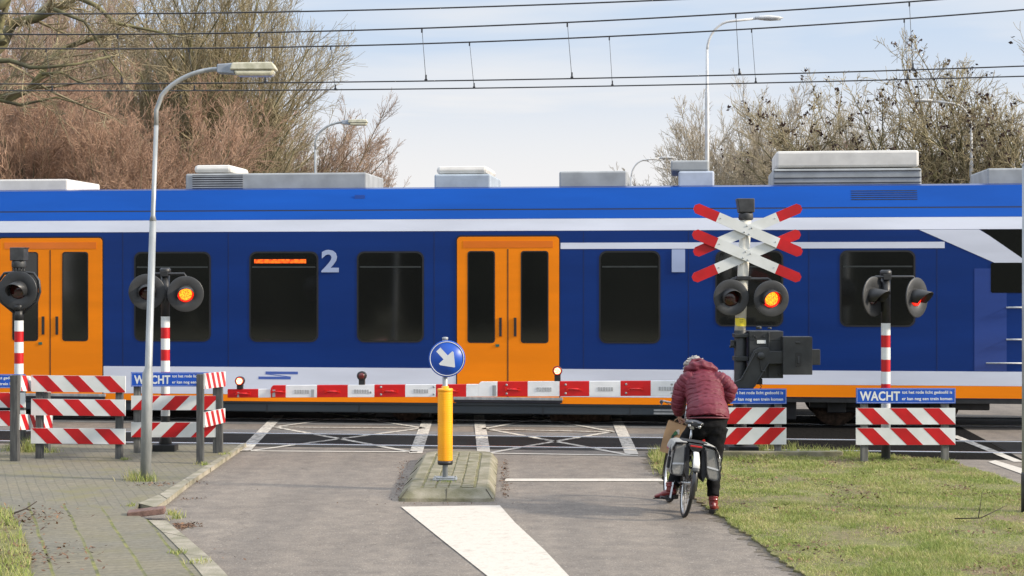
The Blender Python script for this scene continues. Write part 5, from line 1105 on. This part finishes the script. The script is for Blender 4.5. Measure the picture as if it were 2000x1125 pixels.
for s_ in (-1, 1):
    mb = MB(); mb.tube([(s_*.302, .62, 1.06), (s_*.298, .67, 1.063), (s_*.288, .74, 1.066)], [.018, .017, .016], 12); obj('grip', mb, M_sad, hb_); mb = MB(); mb.tube([(s_*.27, .77, 1.05), (s_*.285, .72, 1.03), (s_*.31, .64, 1.015)], .006, 6); obj('brake_lever', mb, M_bk, hb_)
    mb = MB(); mb.tube([(s_*.25, .8, 1.06), (s_*.1, 1.0, 1.0), (s_*.03, .95, .75)], .003, 5); obj('cable', mb, M_bk, hb_)
mb = MB(); mb.box((0, .05, .735), (.13, .36, .014))
for s_ in (-1, 1): mb.tube([(s_*.065, -.1, .735), (s_*.065, .28, .735)], .006, 6); mb.tube([(s_*.07, -.02, .735), (s_*.06, 0, WR)], .006, 6); mb.tube([(s_*.065, .28, .735), (s_*.02, .31, .65)], .006, 6)
obj('carrier', mb, M_bk, bk)
mb = MB(); mb.tube([(0, -.185, .66), (0, -.185, .70)], .001, 4) if False else None
mb.prism([(-.055, .70), (-.06, .715), (-.058, .735), (.058, .735), (.06, .715), (.055, .70), (.03, .688), (-.03, .688)], -.155, -.125); tl = obj('tail_light', mb, M_tail, bk, bevel=.004)
mb = MB(); mb.box((0, -.12, .735), (.14, .06, .022)); mb.prism([(-.058, .705), (-.03, .675), (.03, .675), (.058, .705), (.045, .69), (.03, .684), (-.03, .684), (-.045, .69)], -.156, -.12); obj('light_housing', mb, M_dgrey, tl, bevel=.003)
mb = MB(); mb.tube([(0, -.345, .53), (0, -.31, .585), (0, -.26, .64), (0, -.2, .675)], [(.034, .006), (.034, .006), (.03, .006), (.028, .006)], 10, side=(1, 0, 0)); obj('mudguard_tip', mb, mat('bike_white', (.7, .7, .68), .4), bk)
mb = MB(); mb.tube([(0, -.355, .495), (0, -.35, .51), (0, -.345, .535)], [(.036, .008), (.034, .01), (.033, .009)], 10, side=(1, 0, 0)); obj('mud_flap', mb, M_dgrey, bk)
mb = MB(); mb.prism([(-.08, .285), (-.06, .41), (.3, .40), (.5, .37), (.56, .28), (.48, .19), (.3, .23), (.0, .26)], .055, .085, axis='x'); obj('chain_case', mb, M_bk, bk, bevel=.012)
mb = MB()
for s_, e in ((-1, -1), (1, 1)): mb.tube([(s_*.03, .46, .28), (s_*.075, .46, .28)], .014, 8); mb.bar((s_*.082, .46, .28), (s_*.09, .46 + e * .02, .28 + e * .168), .018, .024)
ck = obj('crank', mb, M_alu, bk)
for s_, e in ((-1, -1), (1, 1)): mb = MB(); mb.box((s_*.145, .46 + e*.02, .28 + e*.168), (.1, .085, .024)); obj('pedal', mb, M_black, ck, bevel=.004)
mb = MB(); mb.tube([(-.06, .03, .33), (-.1, -.22, .27), (-.11, -.26, .265)], .009, 8); obj('kickstand', mb, M_bk, bk)
mb = MB(); mb.tube([(0, -.03, .5), (-.05, .07, .5), (-.05, .1, .53), (0, .08, .6)], .012, 8); obj('wheel_lock', mb, M_bk, bk)

# double pannier hanging over the carrier
M_pan = mat('grey_pannier_cloth', (.27, .265, .25), .75, .12, 7, bump=.25, bscale=40); M_pand = mat('dark_pannier_cloth', (.025, .027, .033), .8, .2, 10, bump=.2); M_refl = mat('reflective_strip', (.55, .57, .6), .3, .06, 20)
pn = thing('pannier_bag', 'grey double pannier bag hanging over the rear carrier of the bicycle', 'pannier bag', (1.70, 15.45, 0), (0, R(8.5), R(1.5)))
mb = MB(); mb.tube([(-.19, .08, .735), (-.1, .08, .758), (.1, .08, .758), (.19, .08, .735)], [(.008, .15)] * 4, 12, side=(0, 0, 1)); obj('saddle_cloth', mb, M_pand, pn)
for s_ in (-1, 1):
    out = 1.0 if s_ > 0 else .62
    def B(x, z): return s_ * (x + (.74 - z) * (.22 if s_ > 0 else -.06))
    side = [(.088, .73), (.195, .715), (.215, .60), (.225, .46), (.205, .41), (.10, .415), (.082, .50)]
    mb = MB(); n = len(side); L_ = [(-.10, .96), (-.085, 1.0), (.1, 1.03), (.26, 1.0), (.28, .95)]; vs = []
    cx, cz = .15, .57
    for yy, k in L_: vs += [(B(cx + (x - cx) * k, z), yy, cz + (z - cz) * k) for x, z in side]
    fs = [(i*n + j, i*n + (j+1) % n, (i+1)*n + (j+1) % n, (i+1)*n + j) for i in range(len(L_) - 1) for j in range(n)] + [tuple(range(n))[::-1], tuple((len(L_)-1)*n + j for j in range(n))]
    mb.add(vs, fs if s_ < 0 else [f[::-1] for f in fs]); bg = obj('bag', mb, M_pan, pn, bevel=.014, seg=3)
    mb = MB(); pts = [(B(x, z), -.103, z) for x, z in [(.1, .70), (.098, .6), (.092, .5), (.1, .425)]]; mb.tube(pts, .008, 6); pts = [(B(x, z), -.1, z) for x, z in [(.1, .425), (.16, .413), (.205, .42), (.222, .47), (.212, .6), (.195, .7)]]; mb.tube(pts, .007, 6)
    mb.tube([(B(.09, .745), -.11, .745), (B(.2, .735), -.115, .735), (B(.215, .66), -.12, .66)], .008, 6)
    mb.prism([(B(.06, .74), .74), (B(.095, .72), .72), (B(.09, .46), .46), (B(.05, .38), .38), (B(.04, .45), .45)], -.095, .26); obj('piping', mb, M_pand, bg)
    mb = MB(); mb.tube([(B(.085, .75), .08, .75), (B(.15, .752), .08, .75), (B(.205, .73), .08, .73), (B(.228, .68), .08, .68), (B(.232, .655), .08, .655)], [(.008, .195)] * 5, 14, side=(0, 0, 1), smooth=True); obj('lid', mb, mat('pannier_lid', (.36, .355, .33), .7, .1, 7, bump=.2), bg, bevel=.004)
    mb = MB(); mb.prism([(B(.1, .53), .53), (B(.212, .515), .515), (B(.214, .532), .532), (B(.1, .547), .547)], -.105, -.1); obj('reflective_strip', mb, M_refl, bg)
    mb = MB(); mb.tube([(B(.225, .70), .0, .70), (B(.24, .66), -.04, .66), (B(.24, .6), -.05, .6), (B(.235, .56), -.04, .56)], .006, 6); mb.box((B(.24, .62), -.05, .62), (.02, .03, .04)); mb.box((B(.236, .5), .02, .52), (.025, .06, .11) if s_ < 0 else (.012, .02, .07)); obj('buckle', mb, M_pand if s_ < 0 else M_alu, bg, bevel=.003)

# ------------------------------------------------------------------ the woman (world coordinates, then moved to her own base)
PB = Vector((2.0, 15.8, 0))
pe = thing('person', 'person in a burgundy quilted jacket, black trousers and red boots astride the bicycle, bent forward', 'person', PB)
def W(mb):
    mb.v = [tuple(Vector(p) - PB) for p in mb.v]; return mb
M_skin = mat('skin', (.56, .34, .26), .5, .06, 12, col2=(.5, .28, .21)); M_hair = mat('grey_hair', (.42, .395, .36), .6, .2, 40, col2=(.3, .28, .255), bump=.6, bscale=90, stretch=(1, 1, .3))
def jacket_mat():
    m, N, L, p = nodes_mat('burgundy_nylon'); p.inputs['Roughness'].default_value = .5; p.inputs['Specular IOR Level'].default_value = .3
    tc = N.new('ShaderNodeTexCoord'); v = tc.outputs['Object']
    L.new(ramp(N, L, noise(N, L, v, 5, 3), [(.3, (.115, .015, .027)), (.7, (.148, .021, .036))]), p.inputs['Base Color'])
    mp = N.new('ShaderNodeMapping'); mp.inputs['Scale'].default_value = (14, 14, 42); L.new(v, mp.inputs[0])
    bumpn(N, L, p, noise(N, L, mp.outputs[0], 1.6, 4, .6, .6), .55, .012); return m
M_jack = jacket_mat(); M_trou = mat('black_trousers', (.009, .009, .0105), .85, spec=.15, var=.2, scale=9, bump=.35, bscale=18, stretch=(1, 1, 2.5)) if True else mat('x', (.01,)*3, .75, .2, 9, bump=.35, bscale=18, stretch=(1, 1, 2.5)); M_boot = mat('burgundy_leather', (.2, .02, .022), .3, .15, 12, bump=.15, bscale=30, coat=.3); M_sole = mat('boot_sole', (.02, .018, .017), .7); M_sock = mat('sheer_stocking', (.1, .06, .05), .6)
hand_l = Vector((1.745, 16.25, .935)); hand_r = Vector((2.145, 16.20, 1.035))
def hand(mb, c, fwd, up, s=1):
    """fist around a bar: c palm centre, fwd from wrist to knuckles, up back of the hand, s side of the thumb"""
    f = fwd.normalized(); u = (up - f * up.dot(f)).normalized(); x = f.cross(u) * s
    mb.tube([c - f * .055, c - f * .02, c + f * .03, c + f * .045], [(.016, .026), (.017, .038), (.016, .042), (.012, .038)], 12, side=u)
    for i, (o, l) in enumerate(((.03, .9), (.01, 1.0), (-.011, .94), (-.03, .78))):
        b = c + f * .04 + x * o; mb.tube([b - f * .015, b + f * .028 * l - u * .004, b + f * .04 * l - u * .03 * l, b + f * .018 - u * .052 * l, b - f * .008 - u * .05 * l], [.0095, .0092, .0088, .0082, .007], 8)
    b = c - f * .02 + x * .035; mb.tube([b, b + x * .022 + f * .02 - u * .012, b + x * .012 + f * .05 - u * .03, b - x * .012 + f * .06 - u * .042], [.013, .012, .0105, .008], 8)
X_ = (1, 0, 0)
mb = MB()
mb.tube([(1.99, 15.80, .80), (1.99, 15.80, .92), (1.985, 15.92, 1.08), (1.98, 16.06, 1.24), (1.975, 16.15, 1.33), (1.965, 16.22, 1.38), (1.945, 16.29, 1.415), (1.93, 16.33, 1.43)], [(.125, .07), (.13, .075), (.135, .085), (.16, .1), (.15, .08), (.065, .06), (.052, .055), (.055, .06)], 18, side=X_)
# head: skull, jaw, nose, brow, ears, looking down and ahead
hc = Vector((1.918, 16.39, 1.42)); Hf = Vector((-.10, .85, -.52)).normalized(); Hu = Vector((.0, .52, .85)); Hu = (Hu - Hf * Hu.dot(Hf)).normalized(); Hx = Hf.cross(Hu); HM = Matrix((Hx, Hf, Hu)).transposed()
def hp(x, y, z): return hc + HM @ Vector((x, y, z))
mb.ball(hc, (.074, .093, .1), 18, 12, rot=HM); mb.ball(hp(0, .03, -.055), (.056, .062, .065), 14, 9, rot=HM); mb.ball(hp(0, .062, -.098), (.026, .022, .018), rot=HM)
mb.tube([hp(0, .088, .018), hp(0, .104, -.012), hp(0, .112, -.026), hp(0, .092, -.036)], [.01, .012, .014, .012], 8); mb.tube([hp(-.045, .082, .026), hp(0, .094, .03), hp(.045, .082, .026)], .01, 8)
mb.tube([hp(-.024, .086, -.058), hp(0, .094, -.058), hp(.024, .086, -.058)], .009, 8)
for s_ in (-1, 1): mb.ball(hp(s_ * .075, -.004, -.012), (.012, .02, .032), rot=HM)
hand(mb, hand_l, Vector((.05, .15, -1)), Vector((-1, .1, 0)), -1); hand(mb, hand_r, Vector((-.05, 1, -.35)), Vector((0, .35, 1)), -1)
for pts in ([(1.81, 16.15, 1.32), (1.735, 16.16, 1.08), (1.742, 16.225, .985)], [(2.16, 16.14, 1.32), (2.26, 16.09, 1.22), (2.16, 16.13, 1.07)]): mb.tube(pts, [.055, .042, .03], 12)
mb.tube([(1.742, 16.225, .99), hand_l - Vector((.05, .15, -1)).normalized() * .05], [.03, .026], 12); mb.tube([(2.16, 16.13, 1.07), hand_r - Vector((-.05, 1, -.35)).normalized() * .05], [.03, .026], 12)
LEG_R = [(2.08, 15.79, .86), (2.06, 15.81, .70), (2.055, 15.83, .50), (2.045, 15.79, .34), (2.032, 15.72, .17)]; LEG_L = [(1.90, 15.80, .86), (1.80, 15.96, .69), (1.775, 16.08, .53), (1.70, 16.01, .38), (1.655, 15.95, .25)]
for L_, e in ((LEG_R, (2.03, 15.715, .07)), (LEG_L, (1.645, 15.945, .16))): mb.tube(L_ + [e], [.065, .058, .048, .042, .034, .033], 12)
obj('body', remesh(W(mb), 'body', .006, 2), M_skin, pe)
mb = MB()
for s_ in (-1, 1): mb.ball(hp(s_ * .031, .083, .008), (.013, .009, .009), 10, 6, rot=HM)
obj('eye', W(mb), mat('eye_dark', (.05, .035, .03), .15), pe)
# hair: short grey, swept clumps over a cap
mb = MB(); mb.ball(hp(0, -.016, .024), (.087, .098, .096), 18, 12, rot=HM); q = random.Random(4)
for i in range(150):
    th, ph = q.uniform(0, 6.28), math.acos(q.uniform(-.15, 1)); d_ = Vector((math.sin(ph) * math.cos(th), math.sin(ph) * math.sin(th), math.cos(ph)))
    if d_.y > .5 and d_.z < .35: continue
    p0 = hp(d_.x * .078, -.016 + d_.y * .09, .024 + d_.z * .088); s1 = hp(d_.x * .1 + q.uniform(-.02, .02), -.016 + d_.y * .112 + q.uniform(-.01, .03), .024 + d_.z * .108); s2 = hp(d_.x * .104 + q.uniform(-.03, .03), -.01 + d_.y * .115 + q.uniform(-.01, .04), .012 + d_.z * .105)
    mb.tube([p0, s1, s2], [.013, .011, .003], 6)
obj('hair', remesh(W(mb), 'hair', .005, 1), M_hair, pe)
# trousers
mb = MB(); mb.tube([(1.99, 15.82, 1.0), (1.99, 15.80, .93), (1.99, 15.79, .88), (1.99, 15.80, .83)], [(.185, .13), (.2, .145), (.195, .145), (.15, .11)], 20, side=X_)
mb.ball((2.07, 15.755, .85), (.1, .095, .1)); mb.ball((1.91, 15.76, .85), (.1, .095, .1))
mb.tube(LEG_R, [(.115, .118), (.1, .102), (.081, .084), (.072, .076), (.06, .064)], 16, side=X_); mb.tube(LEG_L, [(.115, .118), (.098, .1), (.08, .084), (.072, .076), (.064, .068)], 16, side=X_)
me = remesh(W(mb), 'trousers', .008, 3)
for v in me.vertices:
    w = v.co + PB; n = math.sin(w.z * 62 + math.sin(w.x * 21) * 2.2 + w.y * 9) * .0028 * (1.0 if w.z < .62 or w.z > .78 else .7); v.co += Vector((v.normal.x, v.normal.y, 0)) * n
obj('trousers', me, M_trou, pe)
for L_, e in (((2.032, 15.72, .20), (2.028, 15.715, .10)), ((1.655, 15.95, .28), (1.644, 15.945, .17))):
    mb = MB(); mb.tube([L_, e], [.04, .038], 12); obj('stocking', W(mb), M_sock, pe)
# jacket
TOR = [(1.988, 15.80, .945), (1.99, 15.812, .98), (1.99, 15.85, 1.035), (1.987, 15.94, 1.105), (1.982, 16.03, 1.19), (1.98, 16.10, 1.275), (1.978, 16.155, 1.345), (1.97, 16.2, 1.39)]
TR = [(.214, .178), (.222, .182), (.216, .17), (.196, .138), (.202, .14), (.205, .135), (.165, .105), (.09, .085)]
AL = [(1.83, 16.13, 1.335), (1.765, 16.15, 1.24), (1.73, 16.15, 1.10), (1.732, 16.18, 1.03), (1.742, 16.222, .955)]; ALr = [.09, .092, .082, .078, .052]
AR = [(2.13, 16.12, 1.335), (2.21, 16.1, 1.285), (2.262, 16.085, 1.225), (2.235, 16.09, 1.15), (2.165, 16.125, 1.075)]; ARr = [.088, .085, .076, .074, .05]
mb = MB(); mb.tube(TOR, TR, 24, side=X_); mb.tube(AL, ALr, 16); mb.tube(AR, ARr, 16); mb.ball((1.83, 16.13, 1.33), .088); mb.ball((2.13, 16.12, 1.33), .086)
me = remesh(W(mb), 'jacket', .0075, 4)
def seg_param(p, pts):
    best = (9, 0, 0); acc = 0
    for a, b in zip(pts[:-1], pts[1:]):
        a, b = Vector(a), Vector(b); t = max(0, min(1, (p - a).dot(b - a) / (b - a).length_squared)); d_ = (p - a.lerp(b, t)).length
        if d_ < best[0]: best = (d_, acc + t * (b - a).length, 0)
        acc += (b - a).length
    return best
for v in me.vertices:
    p = v.co + PB; d1 = seg_param(p, AL); d2 = seg_param(p, AR); d0 = seg_param(p, TOR)
    if min(d1[0], d2[0]) + .06 < d0[0]: s_ = (d1 if d1[0] < d2[0] else d2)[1] / .052
    else: s_ = (d0[1] + .012 * math.sin(p.x * 17 + 1) + .008 * math.sin(p.x * 41)) / .066
    k = abs((s_ % 1) - .5) * 2                          # 1 on a seam, 0 mid baffle
    n = -.0105 * max(0, (k - .62) / .38) ** 1.6 + .0022 * math.sin(p.x * 75 + s_ * 5) * k
    v.co += v.normal * n
obj('jacket', me, M_jack, pe)
mb = MB(); mb.tube([(1.81, 16.26, 1.39), (1.835, 16.19, 1.425), (1.90, 16.165, 1.455), (1.975, 16.16, 1.462), (2.05, 16.165, 1.445), (2.10, 16.19, 1.415), (2.12, 16.26, 1.375)], [.03, .048, .058, .06, .056, .045, .028], 14); mb.ball((1.975, 16.175, 1.40), (.135, .06, .065)); mb.ball((1.93, 16.25, 1.44), (.105, .08, .06))
mb.tube([(1.845, 16.22, 1.455), (1.89, 16.25, 1.505), (1.97, 16.255, 1.512), (2.04, 16.24, 1.475), (2.09, 16.22, 1.44)], [.02, .03, .032, .028, .018], 12)
me = remesh(W(mb), 'hood', .0065, 3)
for v in me.vertices: p = v.co + PB; v.co += v.normal * (.004 * math.sin(p.x * 60 + p.z * 35) + .003 * math.sin(p.z * 120 + p.x * 23))
obj('hood', me, M_jack, pe)
mb = MB(); mb.tube([(1.988, 15.80, .943), (1.988, 15.802, .958)], [(.218, .182)] * 2, 30, side=X_); obj('hem', W(mb), mat('jacket_hem', (.13, .018, .028), .5), pe, bevel=.005)
# boots with a block heel
def boot(ankle, heel, yaw, pitch, roll=0):
    mb = MB(); mb.tube([(0, .02, .175), (0, .015, .12), (0, .02, .085)], [(.05, .047), (.046, .044), (.048, .05)], 16, side=X_); mb.tube([(0, -.035, .07), (0, .02, .068), (0, .08, .058), (0, .15, .036), (0, .2, .026), (0, .225, .022)], [(.026, .03), (.04, .036), (.036, .037), (.026, .04), (.02, .034), (.01, .02)], 16, side=(0, 0, 1)); mb.ball((0, -.01, .075), (.037, .04, .042))
    mb.tube([(0, .015, .142), (0, .0145, .134)], [(.052, .049)] * 2, 16, side=X_)
    me = remesh(mb, 'boot', .005, 3); o = obj('boot', me, M_boot, pe); o.location = Vector(heel) - PB; o.rotation_euler = (pitch, roll, yaw)
    mb = MB(); mb.prism([(-.055, .042), (.0, .042), (-.005, 0), (-.05, 0)], -.031, .031, axis='x'); mb.prism([(-.055, .046), (.06, .04), (.12, .016), (.21, .006), (.228, .012), (.228, .0), (.11, 0), (.05, .026), (-.0, .036), (-.055, .036)], -.036, .036, axis='x'); obj('sole', mb, M_sole, o, bevel=.006)
boot(None, (2.028, 15.70, .002), R(-16), 0); boot(None, (1.645, 15.925, .115), R(48), R(-4))
# brown paper bag held by its handles
M_bag = mat('brown_paper', (.46, .295, .16), .8, .1, 6, bump=.25, bscale=14)
pb = thing('paper_bag', 'brown paper carrier bag with a coloured print hanging from the rider\'s hand', 'paper bag', (1.65, 16.26, .545), (R(0), R(15), R(-12)))
mb = MB(); w, d_, h = .105, .06, .335
V = [(-w, -d_, 0), (w, -d_, 0), (w, d_, 0), (-w, d_, 0), (-w - .004, -d_ * 1.1, h * .5), (w + .004, -d_ * 1.08, h * .5), (w * .98, d_, h * .5), (-w, d_, h * .5), (-w * .97, -d_ * .9, h), (w * .98, -d_ * .8, h - .006), (w * .96, d_ * .7, h), (-w * .98, d_ * .8, h - .004), (-w * .85, 0, h * .52), (w * .85, 0, h * .52), (-w * .8, 0, h - .01), (w * .82, 0, h - .012)]
mb.add(V, [(0, 3, 2, 1), (0, 1, 5, 4), (4, 5, 9, 8), (2, 3, 7, 6), (6, 7, 11, 10), (1, 2, 6), (1, 6, 13), (1, 13, 5), (5, 13, 15, 9), (13, 6, 10, 15), (3, 0, 4), (3, 4, 12), (3, 12, 7), (4, 8, 14, 12), (12, 14, 11, 7)]); bgo = obj('bag_body', mb, M_bag, pb)
mb = MB()
for yy in (-.045, .035): mb.tube([(-.05, yy, h - .03), (-.035, yy * .7, h + .02), (.0, yy * .4, h + .055), (.035, yy * .7, h + .02), (.05, yy, h - .03)], .0045, 6)
obj('bag_handle', mb, M_bag, pb); mb = MB()
def blob(x, z, rx, rz, a, m):
    P = []
    for i in range(14): t_ = 2 * math.pi * i / 14; k = 1 + .25 * math.sin(3 * t_); X1, Z1 = rx * k * math.cos(t_), rz * k * math.sin(t_); P.append((x + X1 * math.cos(a) - Z1 * math.sin(a), z + X1 * math.sin(a) + Z1 * math.cos(a)))
    mb.prism(P, -.0692, -.06, m)
blob(.0, .215, .016, .045, -.5, 0); blob(.028, .25, .016, .026, .5, 1); blob(-.01, .19, .014, .02, .2, 2); blob(-.02, .115, .012, .03, -.4, 3); blob(-.035, .07, .008, .014, .3, 3); blob(.004, .15, .006, .02, .1, 0)
obj('print', mb, [mat('print_green', (.05, .2, .08), .7), mat('print_white', (.7, .68, .62), .7), mat('print_dark', (.05, .06, .09), .7), mat('print_pink', (.55, .12, .3), .7)], bgo)
